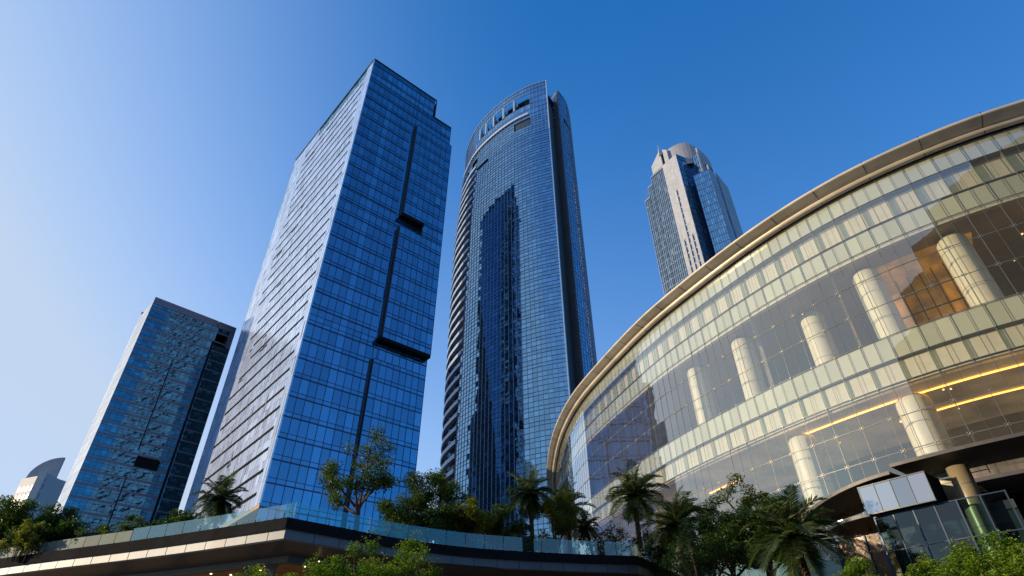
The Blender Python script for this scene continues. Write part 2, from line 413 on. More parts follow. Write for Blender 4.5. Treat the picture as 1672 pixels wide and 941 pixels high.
# left (white) face
usL = frange(0,60.6,1.5)
slotz = [z+2.6 for z in floors(33,178,4.6,4.6)[:-1] if z<172]
gL = MB()
zsL = frange(33,182,4.6)
def tintL(u,z): return .2+.5*rnd.random()
panes(gL, SL, usL, zsL, 0, .022, lambda u,z: z>178.3 and 4<u<40, tintL); 
for i in range(len(gL.f)): gL.f[i] = tuple(reversed(gL.f[i]))
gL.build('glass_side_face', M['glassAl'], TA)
cL = MB(); panes(cL, SL, frange(4,40,1.5), [178.3,182], -.1, .03, None, lambda u,z: rnd.random())
cL.build('crown_screen', M['crownA'], TA)
mL = MB()
for i,u in enumerate(usL): vbar(mL, SL, u, 33, 182, .05, -.03, .03)
for z in zsL: hbar(mL, SL, 0, 60.6, z, .05, -.03, .03)
mL.build('side_mullions', M['sideline'], TA)
for z in slotz:
    a = 3.2+rnd.random()*.8+ (2.0 if z>150 else 0); e = 48+rnd.uniform(-1.5,1.5)
    if 75<z<100: e -= rnd.uniform(0,14)
    s = MB(); hbar(s, SL, a, e, z, .75, -.02, .05); s.build('louvre_slot', M['dark'], TA)
    if rnd.random()<.25 :
        u0 = rnd.uniform(20,44); s = MB(); hbar(s, SL, u0, u0+rnd.uniform(2,6), z-1.1, .6, -.02, .05); s.build('open_window', M['dark'], TA)
s = MB(); 
n=12
for k in range(n):
    a,b = 33+149*k/n, 33+149*(k+1)/n
    A0,B0 = Acor(a),Acor(b); e1 = Vector((.749,.6626,0)); e2 = Vector((-.678,.735,0)); out = Vector((-.1,-1,0)).normalized()
    s.hexa([A0+e1*.25+out*.12,A0+out*.3,A0+e2*.5+out*.12,A0+e1*.1+e2*.1],[B0+e1*.25+out*.12,B0+out*.3,B0+e2*.5+out*.12,B0+e1*.1+e2*.1])
s.build('corner_trim', M['trim'], TA)
s = MB(); hbar(s, SR, 0, 25.9, 182.1, .35, -.3, .25); hbar(s, SL, 0, 60.6, 182.1, .35, -.3, .25); hbar(s, SR, 25.9, 33.2, 172.3, .35, -.3, .25); vbar(s, SR, 25.9, 172.2, 182, .3, -.3, .2)
s.build('parapet_coping', M['mull'], TA)
# lobby under the raised white side
s = MB(); a = SL(0,33,0); b = SL(60.6,33,0)
s.hexa([SR(0,32.2,0),SL(60,33,0)-Vector((0,0,.8)),SL(60,33,-9)-Vector((0,0,.8)),SR(6,32.2,-9)],[SR(0,32.95,0),SL(60,33,0)-Vector((0,0,.05)),SL(60,33,-9)-Vector((0,0,.05)),SR(6,32.95,-9)])
s.build('lobby_soffit', M['wood'], TA)
s = MB(); panes(s, lambda u,z,off=0: SL(u,33,off-3.5)+Vector((0,0,z-33)), frange(3,58,2.2), [0,8,16,24,32.2], 0, .01)
s.build('lobby_glass', M['glassA'], TA)

# ================================================================== LOW TOWER (left)
TT = empty('office_tower', (-106,162,0), 'blue office tower with mauve floor bands and a black notch near its top', 'tower')
az = R(43.5); e = Vector((math.sin(az),math.cos(az),0)); e2 = Vector((-math.sin(R(45)),math.cos(R(45)),0))
T0 = Vector((-137.1,178.9,0))
KT = .83
def tsc(p): return Vector((p.x*KT, p.y*KT, 1.6+(p.z-1.6)*KT))
def zk(z): return max(0, 1.6+(z-1.6)*KT)
def ST(u,z,off=0): return tsc(T0+e*u+Vector((e.y,-e.x,0))*off+Vector((0,0,z)))
def STL(u,z,off=0): return tsc(T0+e2*u+Vector((-e2.y,e2.x,0))*off+Vector((0,0,z)))
c = MB(); c.prism([ST(.3,0,-.3),ST(24.9,0,-.3),ST(24.9,0,-18.5),STL(17.6,0,-.3)],0,zk(129.6)); c.prism([ST(24.9,0,-.35),ST(31.7,0,-.3),ST(31.7,0,-18),ST(24.9,0,-18)],0,zk(119.8))
c.prism([ST(24.9,0,-4),ST(31.7,0,-4),ST(31.7,0,-18),ST(24.9,0,-18)],zk(119.8),zk(125.6)); c.prism([ST(24.9,0,-.35),ST(31.7,0,-.3),ST(31.7,0,-18),ST(24.9,0,-18)],zk(125.6),zk(129.4))
c.build('core', M['core'], TT)
us = frange(0,24.6,1.7)+frange(25.3,31.9,1.6); fT = 4.1
zsT = [0]; z = 2.0
while z<127: zsT += [z, z+2.0]; z += fT
zsT = [z for z in zsT if z<126]+[127.2]
def skT(u,z): return (24.6<u<25.3 and z<120) or (25.3<u<30 and 119.8<z<125.4) or (14<u<21.5 and 67.5<z<71.2)
gT = MB()
for i in range(len(us)-1):
    for j in range(len(zsT)-1):
        uc,zc=(us[i]+us[i+1])/2,(zsT[j]+zsT[j+1])/2
        if skT(uc,zc): continue
        zs_ = [zsT[j],(zsT[j]+zsT[j+1])/2,zsT[j+1]]
        panes(gT, ST, us[i:i+2], zs_, 0, .004)
gT.build('glass_facade', M['glassT'], TT)
s = MB()
for q in zsT[1::2]:
    hbar(s, ST, 0, 24.6, q, .75, -.05, .1); hbar(s, ST, 25.3, 31.9, q, .5, -.05, .08)
s.build('floor_bands', M['spandT'], TT)
s = MB()
for u in us: vbar(s, ST, u, 0, 119.8 if 25.5<u<29 else 127.2, .07,-.05,.08)
for q in zsT: hbar(s, ST, 0, 24.6, q+.95, .07, -.05, .07)
s.build('mullions', M['mull'], TT)
s = MB(); vbar(s, ST, 24.95, 0, 121, .9, -.4, .03); s.build('vertical_groove', M['dark'], TT)
s = MB(); vbar(s, ST, 13.6, 73, 108, .35, -.1, .13); vbar(s, ST, 13.2, 0, 64, .35, -.1, .13); s.build('vertical_groove', M['dark'], TT)
s = MB(); s.hexa([ST(14,67.6,-.2),ST(14,67.6,.12),ST(21.5,67.6,.12),ST(21.5,67.6,-.2)],[ST(14,71,-.2),ST(14,71,.12),ST(21.5,71,.12),ST(21.5,71,-.2)]); s.build('louvre_band', M['dark'], TT)
s = MB()
for (u0,u1) in ((0,24.5),(24.7,31.9)): s.hexa([ST(u0,127.2,-.3),ST(u0,127.2,.15),ST(u1,127.2,.15),ST(u1,127.2,-.3)],[ST(u0,130,-.3),ST(u0,130,.15),ST(u1,130,.15),ST(u1,130,-.3)])
s.hexa([ST(30,119.8,-4),ST(30,119.8,.1),ST(31.9,119.8,.1),ST(31.9,119.8,-4)],[ST(30,127.2,-4),ST(30,127.2,.1),ST(31.9,127.2,.1),ST(31.9,127.2,-4)])
s.build('parapet', M['spandT'], TT)
s = MB(); s.hexa([ST(25.2,119.8,-3.9),ST(25.2,119.8,-3.6),ST(30,119.8,-3.6),ST(30,119.8,-3.9)],[ST(25.2,125.5,-3.9),ST(25.2,125.5,-3.6),ST(30,125.5,-3.6),ST(30,125.5,-3.9)])
s.hexa([ST(25.2,119.7,-3.6),ST(25.2,119.7,-.05),ST(30,119.7,-.05),ST(30,119.7,-3.6)],[ST(25.2,119.8,-3.6),ST(25.2,119.8,-.05),ST(30,119.8,-.05),ST(30,119.8,-3.6)])
s.build('roof_notch', M['dark'], TT)
s = MB()
for j in range(31):
    z = 2+j*4.1
    for u0 in (0.15,6.1,12.1):
        s.hexa([STL(u0,z,.0),STL(u0+5.8,z,.0),STL(u0+5.8,z,-.4),STL(u0,z,-.4)],[STL(u0,z+4.0,.0),STL(u0+5.8,z+4.0,.0),STL(u0+5.8,z+4.0,-.4),STL(u0,z+4.0,-.4)],rnd.random())
s.build('white_side_panels', M['sidep'], TT)
pv = STL(16.5,130,-.6); s = MB(); s.box(pv.x-.4,pv.y-.4,pv.z,pv.x+.3,pv.y+.3,pv.z+.8); s.build('roof_vent', M['dark'], TT)

# ================================================================== ROUND TOWER B
TB = empty('rounded_tower', (2,160,0), 'rounded blue glass tower with curved balconies and a split blade top', 'tower')
CB = Curve(spline([(-14,196),(-18.3,188),(-20.3,179),(-19.3,170.5),(-17.5,165),(-14,157.5),(-8.3,150.1),(-.53,142.7),(6.9,138),(14.62,135.03)],16,4))
LB = CB.L; uo_ = LB-62.9
def leanB(u,z):
    k = max(0,min(1,(201-z)/60)); k = k*k*(3-2*k); v = u-uo_
    return Vector((-2.4*k*max(0,min(1,1-(v-8)/45)),0,0))
SBr = surf(CB, leanB)
def SB(v,z,off=0): return SBr(v+uo_, z, off)
vs = frange(-8,62.9,1.45)
FB = 4.15
zsB = []; z = 1.0
while z<183.5: zsB += [z, z+1.1, z+2.6]; z += FB
zsB = [q for q in zsB if q<183]+[184.2,187.2,190.3,193.5,196.7,199.2,201.6]
opens = [(49.1,55.2),(43.6,48.2),(38.2,42.7),(33.8,37.2),(29.4,31.9),(25.6,28)]
def vi(z): return 23.2+(z-53)*.034
def vo(z): return 10.5+(z-60)/116*10
def skB(v,z):
    if 190.3<z<196.7 and any(a<v<b for a,b in opens): return True
    if 178.2<z<182 and 48.8<v<55.2: return True
    if 171.8<z<174 and 28.6<v<35.2: return True
    return v<vi(z) and 40<z<180.5
def tB(v,z):
    return rnd.random()*.97
gB = MB(); panes(gB, SB, vs, zsB, 0, .006, skB, tB); 
gB.build('glass_facade', M['glassB'], TB)
mB = MB()
for v in vs:
    for a,b in zip(zsB,zsB[1:]):
        if not skB(v+.01,(a+b)/2): vbar(mB, SB, v, a, b, .09, -.04, .12)
mB.build('vertical_mullions', M['mullB'], TB)
mh = MB()
for q in zsB:
    for a,b in zip(vs,vs[1:]):
        if not skB((a+b)/2,q+.05): hbar(mh, SB, a, b, q, .1, -.04, .09)
mh.build('horizontal_mullions', M['mull'], TB)
c = MB()
plB = [CB.at(u_,-.4)[0] for u_ in frange(uo_+23.5,LB,3)]
plR = [CB.at(u_,-3.2)[0] for u_ in frange(0,uo_+23,3)]
back = [(17,141),(22,150),(24.5,165),(23,185),(14,200),(0,204),(-9,200)]
def pB(ins, lst, z): return [(p[0]+leanB(0,z).x*0, p[1]) for p in lst]
c.prism([(p.x,p.y) for p in plR]+[(p.x,p.y) for p in plB]+back, 0, 189.8)
c.build('core', M['core'], TB)
c = MB(); inn = [CB.at(u_,-3)[0] for u_ in frange(0,LB-.5,3)]
c.prism([(p.x,p.y) for p in inn]+back[:], 189.8, 197); c.build('penthouse_core', M['dark'], TB)
# dark linings of the openings
for a,b in opens:
    s = MB(); vv = frange(a,b,1.2)
    for p,q in zip(vv,vv[1:]): s.hexa([SB(p,190.3,-2.2),SB(p,190.3,-2),SB(q,190.3,-2),SB(q,190.3,-2.2)],[SB(p,196.7,-2.2),SB(p,196.7,-2),SB(q,196.7,-2),SB(q,196.7,-2.2)])
    for zz in (191.9,193.5,195.1): hbar(s, SB, a, b, zz, .12, -.6, -.5, 3)
    s.build('roof_opening', M['dark'], TB)
for i in range(len(opens)-1):
    a = (opens[i+1][1]+opens[i][0])/2; s = MB(); vbar(s, SB, a, 190.2, 196.8, .8, -.9, .2); s.build('opening_pier', M['mullB'], TB)
s = MB(); vv = frange(48.8,55.2,1.2)
for p,q in zip(vv,vv[1:]): s.hexa([SB(p,178.2,-.38),SB(p,178.2,-.3),SB(q,178.2,-.3),SB(q,178.2,-.38)],[SB(p,182,-.38),SB(p,182,-.3),SB(q,182,-.3),SB(q,182,-.38)])
s.build('louvre_opening', M['groove'], TB)
s = MB(); hbar(s, SB, 28.6, 35.2, 172.9, 2, -.3, .04, 5); s.build('louvre_opening', M['dark'], TB)
s = MB(); hbar(s, SB, -4, 55, 184.5, .9, -.1, .55, 40); s.build('ledge_band', M['trim'], TB)
s = MB(); hbar(s, SB, -8, 62.9, 201.75, .35, -.4, .2, 50); s.build('parapet_coping', M['mullB'], TB)
s = MB(); vbar(s, SB, 62.75, 0, 201.6, .35, -.4, .4); s.build('edge_fin', M['trim'], TB)
# balconies
z = 1.0; 
while z < 178:
    if z>38:
        a, b = vo(z), vi(z)
        s = MB(); hbar(s, SB, -8, b+.1, z, 1.25, -.9, .45, 26); bal = s.build('balcony', M['balc'], TB)
        s = MB(); vv = frange(-8,a,1.5)
        panes(s, SB, vv, [z+.62,z+FB-.62], -.15, .01, None, tB); 
        for v in vv[::2]: vbar(s, SB, v, z+.6, z+FB-.6, .12, -.2, .1, 1, .2)
        s.build('window_strip', M['glassB'], bal)
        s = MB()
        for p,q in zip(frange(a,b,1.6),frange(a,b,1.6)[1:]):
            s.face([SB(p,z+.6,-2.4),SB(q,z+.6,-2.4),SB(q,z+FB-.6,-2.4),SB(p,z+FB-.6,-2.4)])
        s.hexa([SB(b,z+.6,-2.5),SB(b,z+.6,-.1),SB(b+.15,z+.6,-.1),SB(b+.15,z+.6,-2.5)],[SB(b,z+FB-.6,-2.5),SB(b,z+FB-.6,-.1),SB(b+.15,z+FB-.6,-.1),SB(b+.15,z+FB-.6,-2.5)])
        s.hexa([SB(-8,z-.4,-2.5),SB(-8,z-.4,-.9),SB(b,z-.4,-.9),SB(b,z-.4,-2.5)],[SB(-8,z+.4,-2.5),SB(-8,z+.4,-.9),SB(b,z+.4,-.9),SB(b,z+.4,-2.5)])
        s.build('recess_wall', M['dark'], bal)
    z += FB
# slot, pier and blade on the right
E0 = Vector((14.62,135.03,0))
def wall(mb, a, b, z0, z1, t=.5, m=0): mb.face([(a[0],a[1],z0),(b[0],b[1],z0),(b[0],b[1],z1),(a[0],a[1],z1)],t,m)
s = MB()
def SX(a,b):
    a = Vector((a[0],a[1],0)); b = Vector((b[0],b[1],0)); L_ = (b-a).length; d = (b-a)/L_; n = Vector((d.y,-d.x,0))
    return (lambda u,z,off=0: a+d*u+n*off+Vector((0,0,z))), L_
S1, L1 = SX((14.7,135.3),(16.2,142.3)); panes(s, S1, frange(0,L1,1.8), zsB[:-3:2]+[196], 0, .01)
S2, L2 = SX((16.2,142.3),(18.2,142.0)); panes(s, S2, [0,L2/2,L2], zsB[:-3:2]+[196], 0, .01)
s.build('slot_glass', M['glassD'], TB)
s = MB()
for q in zsB[::3]: hbar(s, S2, 0, L2, q, .3, 0, .1)
for q in (186,192): hbar(s, S2, 0, L2, q, 1.2, 0, 1.2)
s.build('slot_floor_bands', M['mull'], TB)
s = MB(); 
z=0
while z<201: s.prism([(17.25,141.6),(18.75,139.3),(19.25,139.9),(19.6,143)], z, min(z+4.1,200.6), rnd.random()); z += 4.15
s.build('blade_pier', M['greymetal'], TB)
CR = Curve(spline([(18.9,139.4),(21.6,142.7),(23.5,146.5),(25.1,152.5),(26.3,160),(26.4,168),(25,178),(22,188)],12,3))
SBR = surf(CR); s = MB(); vv = frange(0,CR.L,1.45)
panes(s, SBR, vv, zsB, 0, .016, lambda v,z: 183.5<z<187 and v>3, tB)
s.build('blade_glass', M['glassB'], TB)
s = MB()
for v in vs:
    pass
for v in vv: vbar(s, SBR, v, 0, 201.6, .1, -.04, .14)
for q in zsB: hbar(s, SBR, 0, CR.L, q, .1, -.04, .09, 24)
s.build('blade_mullions', M['mullB'], TB)
s = MB(); hbar(s, SBR, 3, CR.L, 185.5, 3, -.5, -.3, 20); s.build('blade_slot', M['dark'], TB)
s = MB(); hbar(s, SBR, 0, CR.L, 201.7, .4, -.3, .15, 24); vbar(s, SBR, .1, 0, 201.8, .3, -.3, .3); s.build('blade_trim', M['greymetal'], TB)
c = MB(); c.prism([(p.x,p.y) for p in [CR.at(u_,-.5)[0] for u_ in frange(.8,CR.L,4)]]+[(8,185),(8,160),(19.4,143.5)], 0, 198); c.build('blade_core', M['core'], TB)

# ================================================================== TOWER D
TD = empty('stone_tower', (100,230,0), 'distant stepped tower with pale stone piers, dark glass and a curved drum on top', 'tower')
c0 = Vector((90.55,211.1,0)); dl = Vector((-5.65,8.3,0)).normalized()
def SDp(u,z,off=0): return c0+dl*u+Vector((-dl.y*-1,0,0))*0+Vector((-.827,-.563,0))*off+Vector((0,0,z))
PW = 10.0
s = MB()
strips = [(1.5,2.6),(4.1,5.2),(6.7,7.8)]
cuts = [0,1.5,2.6,4.1,5.2,6.7,7.8,PW]
for i in range(len(cuts)-1):
    a,b = cuts[i],cuts[i+1]
    z = 0
    top = 245
    while z < top-.1:
        z2 = min(z+8.2, top)
        dark = (i in (1,5) and z2 < 196) or (i==3 and z2 < 229)
        if not dark: s.hexa([SDp(a,z,0),SDp(a,z,-1),SDp(b,z,-1),SDp(b,z,0)],[SDp(a,z2-.03,0),SDp(a,z2-.03,-1),SDp(b,z2-.03,-1),SDp(b,z2-.03,0)],rnd.random())
        z = z2
s.build('stone_pier', M['stone'], TD)
for (a,b),zt in zip(strips,(196,229,196)):
    s = MB(); panes(s, SDp, [a,b], frange(60,zt,2.05), -.5, .01); o = s.build('window_strip', M['glassD'], TD)
    s = MB()
    for q in frange(60,zt,4.1): s.hexa([SDp(a,q,-.6),SDp(a,q,-.3),SDp(b,q,-.3),SDp(b,q,-.6)],[SDp(a,q+1,-.6),SDp(a,q+1,-.3),SDp(b,q+1,-.3),SDp(b,q+1,-.6)])
    s.build('spandrels', M['stoneg'], o)
# left glass wing
s = MB(); m = MB()
wing = [(10,19.4,244),(19.4,22.8,238.5),(22.8,26.6,231)]
for a,b,zt in wing:
    us = frange(a,b,1.25); zs = floors(0,zt,4.1,1.3); panes(s, SDp, us, zs, -.6, .006)
    for u in us: vbar(m, SDp, u, 0, zt, .16, -.7, -.45)
    for q in zs[::2]: hbar(m, SDp, a, b, q, .16, -.7, -.4)
    hbar(m, SDp, a, b, zt, .6, -.9, -.1)
s.build('wing_glass', M['glassDw'], TD); m.build('wing_mullions', M['mullB'], TD)
c = MB(); rt = Vector((1,.12,0)).normalized()
def pr(pts,z0,z1,t=.5): c.prism([(p[0],p[1]) for p in pts],z0,z1,t)
w1=SDp(19.4,0,-1.1); w2=SDp(22.8,0,-1.1); w3=SDp(26.6,0,-1.1)
pr([SDp(0.2,0,-1.1),SDp(19.4,0,-1.1),(95,245),(125,245),(128,241),(102.3,211.2),(98.9,216)],0,243.6)
pr([w1,w2,(95,243),(85,240)],0,238); pr([w2,w3,(90,246),(92,240)],0,230.5)
c.build('core', M['core'], TD)
# dark right face (concave), and its lower bump
s = MB(); m = MB()
for A_,B_,zt in (((90.6,211.0),(98.9,215.0),245),((98.9,215.0),(102.2,210.0),245),((97.5,212.3),(104.3,207.6),229)):
    S_,L_ = SX(A_,B_); us = frange(0,L_,1.1); zs = floors(0,zt,4.1,1.3); panes(s, S_, us, zs, 0, .012)
    for u in us: vbar(m, S_, u, 0, zt, .12, -.05, .15)
    for q in zs[::2]: hbar(m, S_, 0, L_, q, .14, -.05, .1)
s.build('glass_facade', M['glassB'], TD); m.build('mullions', M['mull'], TD)
# stone flank running back to the right
s = MB(); w = MB()
S_,L_ = SX((102.2,210.0),(129,241)); 
for (a,b,kind) in ((0,7,'s'),(7,9,'g'),(9,17,'s'),(17,25,'g'),(25,L_,'s')):
    zt = 245
    if kind=='s':
        z=0
        while z<zt: s.hexa([S_(a,z,-.5),S_(a,z,.3),S_(b,z,.3),S_(b,z,-.5)],[S_(a,z+4,-.5),S_(a,z+4,.3),S_(b,z+4,.3),S_(b,z+4,-.5)],rnd.random()); z+=4.08
    if kind=='s': s.build('stone_flank', M['stoneg'], TD); s = MB()
    else: panes(w, S_, frange(a,b,1.3), floors(0,zt,4.1,1.2), -.1, .012)
s = MB()
S3,L3 = SX((104.3,207.6),(110,214.5)); z=0
while z<229: s.hexa([S3(0,z,-.5),S3(0,z,.2),S3(L3,z,.2),S3(L3,z,-.5)],[S3(0,z+4,-.5),S3(0,z+4,.2),S3(L3,z+4,.2),S3(L3,z+4,-.5)],rnd.random()); z+=4.08
s.build('stone_return', M['stoneg'], TD); w.build('flank_windows', M['glassD'], TD)
# crown: angular white block with spire tip, drum
s = MB()
s.prism([SDp(2.6,0,-3),SDp(10.6,0,-1.6),SDp(18.6,0,-1.6),SDp(18.6,0,-7),SDp(3,0,-9)],243.6,246.5)
a0,b0,c0_,d0 = SDp(10.4,0,-1.4),SDp(18.2,0,-1.4),SDp(18.2,0,-6),SDp(10.4,0,-6)
s.hexa([Vector((p.x,p.y,246.5)) for p in (a0,b0,c0_,d0)],[Vector((a0.x,a0.y,259.5)),Vector((b0.x,b0.y,252.5)),Vector((c0_.x,c0_.y,252.5)),Vector((d0.x,d0.y,259))])
p1 = SDp(10.4,0,-1.5); s.hexa([Vector((p1.x-.9,p1.y-.6,255)),Vector((p1.x+.9,p1.y-.6,255)),Vector((p1.x+.9,p1.y+.9,255)),Vector((p1.x-.9,p1.y+.9,255))],[Vector((p1.x-.15,p1.y,264)),Vector((p1.x+.1,p1.y,264)),Vector((p1.x+.1,p1.y+.2,264)),Vector((p1.x-.15,p1.y+.2,264))])
s.hexa([SDp(6.2,246.5,-2),SDp(9.0,246.5,-2),SDp(9.0,246.5,-8),SDp(6.2,246.5,-8)],[SDp(6.2,256,-2),SDp(9.0,259,-2),SDp(9.0,259,-8),SDp(6.2,256,-8)])
s.build('stone_crown', M['stone'], TD)
s = MB(); s.hexa([SDp(9.2,246.5,-2.3),SDp(10.2,246.5,-2.3),SDp(10.2,246.5,-6),SDp(9.2,246.5,-6)],[SDp(9.2,257,-2.3),SDp(10.2,257,-2.3),SDp(10.2,257,-6),SDp(9.2,257,-6)]); s.build('crown_windows', M['dark'], TD)
s = MB(); ctr = Vector((101,224.5,0)); rr = 12.8
pts = [(ctr.x+rr*math.cos(t), ctr.y+rr*math.sin(t)*.9) for t in frange(0,2*math.pi,.16)[:-1]]
nP=len(pts); zt_ = [257.5-1.1*max(0,(p[0]-ctr.x)/rr+.2)*rr*.75 for p in pts]
i0=len(s.v); s.v.extend((p[0],p[1],240) for p in pts); s.v.extend((p[0],p[1],z) for p,z in zip(pts,zt_))
for k in range(nP):
    j=(k+1)%nP; s.f.append((i0+k,i0+j,i0+nP+j,i0+nP+k)); s.t.append(.5); s.m.append(0)
s.f.append(tuple(i0+nP+k for k in range(nP))); s.t.append(.5); s.m.append(0)
s.build('roof_drum', M['stoneg'], TD)
for zz in (233,):
    s = MB(); pz = SDp(24,0,-1); s.tube([(pz.x,pz.y,zz-3),(pz.x-.6,pz.y,zz+6)],[.12,.05]); s.tube([(pz.x-1,pz.y+1,zz-3),(pz.x-1.4,pz.y+1,zz+4)],[.1,.05]); s.build('antenna', M['steel'], TD)

# ================================================================== TOWER E far left
TE = empty('white_residential_block', (-230,270,0), 'small pale tower at the far left with a quarter-round rooftop screen', 'tower')
def azp(az_, d): return (d*math.sin(R(az_)), d*math.cos(R(az_)))
s = MB(); STR = []
def blk(a0,a1,d0,d1,zt,depth=22):
    p,q = azp(a0,d0),azp(a1,d1); S_,L_ = SX(p,q)
    s.hexa([S_(0,0,0),S_(L_,0,0),S_(L_,0,-depth),S_(0,0,-depth)],[S_(0,zt,0),S_(L_,zt,0),S_(L_,zt,-depth),S_(0,zt,-depth)])
    for u in frange(.9,L_-.9,2.4)[:-1]:
        g = MB(); g.hexa([S_(u,2,-.1),S_(u,2,.05),S_(u+1.3,2,.05),S_(u+1.3,2,-.1)],[S_(u,zt-2.5,-.1),S_(u,zt-2.5,.05),S_(u+1.3,zt-2.5,.05),S_(u+1.3,zt-2.5,-.1)])
        STR.append(g)
    z = 3.4
    while z < zt-2.5: hbar(s, S_, .1, L_-.1, z, 1.2, -.1, .12); z += 3.6
blk(-40.75,-39.5,322,310,82); blk(-39.45,-38.4,309.5,318,83,3); blk(-38.35,-37.8,317,322,75,3); blk(-41.2,-40.75,332,328,70)
s.build('facade', M['ewall'], TE)
for g in STR: g.build('window_strip', M['ewin'], TE)
s = MB(); A_,B_ = azp(-40.6,325),azp(-38.8,318); S_,L_ = SX(A_,B_); n=14
for k in range(n):
    a,b = L_*k/n, L_*(k+1)/n
    f = lambda u: 82+10.5*math.sqrt(max(0,1-((L_-u)/L_)**2))
    s.hexa([S_(a,80,0),S_(b,80,0),S_(b,80,-1),S_(a,80,-1)],[S_(a,f(a),0),S_(b,f(b),0),S_(b,f(b),-1),S_(a,f(a),-1)])
s.build('rooftop_screen', M['stoneg'], TE)

# ================================================================== CURVED GLASS HALL C
TC = empty('curved_glass_hall', (45,60,0), 'large oval glass hall with cream columns inside and a curved champagne roof rim', 'building')
RC = spline([(30,172),(16,158),(10,143),(6.9,122.7),(6.4,106),(6.9,92.8),(8.6,80.8),(11.3,71.1),(14.9,60.4),(17.9,53.6),(22.9,44.2),(28.2,36.8),(34,31.6),(40.3,27.9),(50,24.2),(62,21.8),(76,21)],16,24)
cR = Curve(RC); CG = Curve([cR.at(u_,-1.7)[0] for u_ in frange(0,cR.L,.8)])
SC = surf(CG); LC = CG.L
u_ref = CG.near(30.5,36.87)
PWc = 2.1
k0 = math.floor((u_ref-20)/PWc); 
usC = [u_ref+PWc*k for k in range(-int((u_ref-12)/PWc), int((LC-u_ref)/PWc))]
rows = [3.4,6.0,8.6,11.2,13.6,16.0,18.4,20.8,22.6,24.5,27.15,29.8,32.4,34.3,36.8,38.6]
UAW = CG.near(27.6,40.3)+.3      # where the right awning begins
def gsk(u,z): return (u > UAW-.5 and z < 13.4)
def subd(us): 
    out=[]
    for a,b in zip(us,us[1:]): out += [a,(a+b)/2]
    return out+[us[-1]]
s = MB(); panes(s, SC, usC, rows, 0, .006, gsk, lambda u,z: rnd.random()); s.build('glass_skin', M['glassC'], TC)
s = MB()
for i,u in enumerate(usC): vbar(s, SC, u, 13.4 if u>UAW-1 else 3.4, 38.6, .045, -.015, .015)
for a,b in zip(usC,usC[1:]):
    um = (a+b)/2
    for r0,r1 in zip(rows,rows[1:]):
        if not gsk(um,(r0+r1)/2) : vbar(s, SC, um, r0, r1, .022, -.008, .012)
for q in rows: hbar(s, SC, usC[0], UAW if q<13.4 else usC[-1], q, .05 , -.015, .018, 150)
s.build('glass_joints', M['joint'], TC)
# heavier dark transom lines that read as floor edges
s = MB()
for q in (36.8,34.3,20.8,22.6): hbar(s, SC, usC[0], usC[-1], q-.02, .11, -.35, -.03, 170)
s.build('transom_rails', M['mull'], TC)
# spandrels
def band(name, z0, z1, off, mat, sub=2, u0=None, u1=None, th=.08, gap=.012, tt=None):
    s = MB(); U = [u for u in usC if (u0 is None or u>=u0) and (u1 is None or u<=u1)]
    if sub==2: U = subd(U)
    for a,b in zip(U,U[1:]):
        s.hexa([SC(a+gap,z0,off-th),SC(a+gap,z0,off),SC(b-gap,z0,off),SC(b-gap,z0,off-th)],[SC(a+gap,z1,off-th),SC(a+gap,z1,off),SC(b-gap,z1,off),SC(b-gap,z1,off-th)],rnd.random())
    return s.build(name, mat, TC)
band('spandrel_band', 36.85, 38.75, -.12, M['mint'])
band('spandrel_band', 32.45, 34.2, -.14, M['mint'])
band('spandrel_band', 22.65, 24.5, -.12, M['mint'])
band('frieze_wall', 34.2, 36.5, -.6, M['cream'], 2)
band('frieze_wall', 20.85, 22.6, -.34, M['cream'], 2)
band('frieze_lintel', 36.5, 36.8, -.5, M['stoneg'], 1, th=.3)
# slabs and soffits
def slab(name, z0, z1, o0, o1, mat, seg=110, u0=0, u1=None):
    s = MB(); U = frange(max(u0,6), u1 or LC-1, (LC)/seg)
    for a,b in zip(U,U[1:]): s.hexa([SC(a,z0,o1),SC(a,z0,o0),SC(b,z0,o0),SC(b,z0,o1)],[SC(a,z1,o1),SC(a,z1,o0),SC(b,z1,o0),SC(b,z1,o1)],rnd.random())
    return s.build(name, mat, TC)
UM = CG.near(13.6,69.3)
slab('upper_floor_slab', 23.6, 24.5, -.3, -15, M['floor'])
slab('hall_ceiling', 32.0, 32.4, -.35, -15, M['brownceil'])
slab('roof_slab', 37.9, 38.6, -.4, -15, M['concrete'])
slab('attic_slab', 34.3, 34.5, -1.4, -8, M['floor'])
slab('lower_ceiling', 20.4, 20.75, -.3, -15, M['ceilglow'])
slab('ground_slab', 3.0, 3.35, 0, -15, M['floor'])
slab('attic_wall', 20.8, 23.6, -1.0, -1.3, M['core'])
slab('cornice_lip', 20.62, 20.84, -.1, -.7, M['cream'])
slab('ceiling_edge', 32.1, 32.42, -.16, -.9, M['cream'])
slab('hall_back_wall', 24.5, 32.0, -11, -11.4, M['duskwall'], 110, 0, CG.near(29.0,38.4))
slab('hall_back_wall', 24.5, 32.0, -9, -9.4, matte('dark_brown_wall', (.05,.025,.015), .5, attr=.3), 110, CG.near(29.0,38.4))
slab('lobby_back_wall', 3.3, 20.4, -12, -12.4, M['duskwall'])
# amber timber wall in the upper hall, between two columns; its added glow stands for room light
ua, ub = CG.near(28.63,38.98), CG.near(34.2,33.6)
slab('amber_wall', 24.5, 32.0, -5.6, -6.0, M['amberglow'], 110, ua, ub)
slab('amber_ceiling', 31.8, 31.95, -2.5, -6, M['amberglow'], 110, ua, ub+1.5)
s = MB()
for u in frange(ua,ub,1.15): vbar(s, SC, u, 24.5, 31.9, .09, -5.6, -5.5)
for q in (26.3,28.2,30.1): hbar(s, SC, ua, ub, q, .08, -5.6, -5.52, 4)
s.build('amber_wall_frame', M['dark'], TC)
slab('amber_wall', 3.3, 14.5, -8, -8.4, M['amber'], 110, UAW-14, UAW-6)
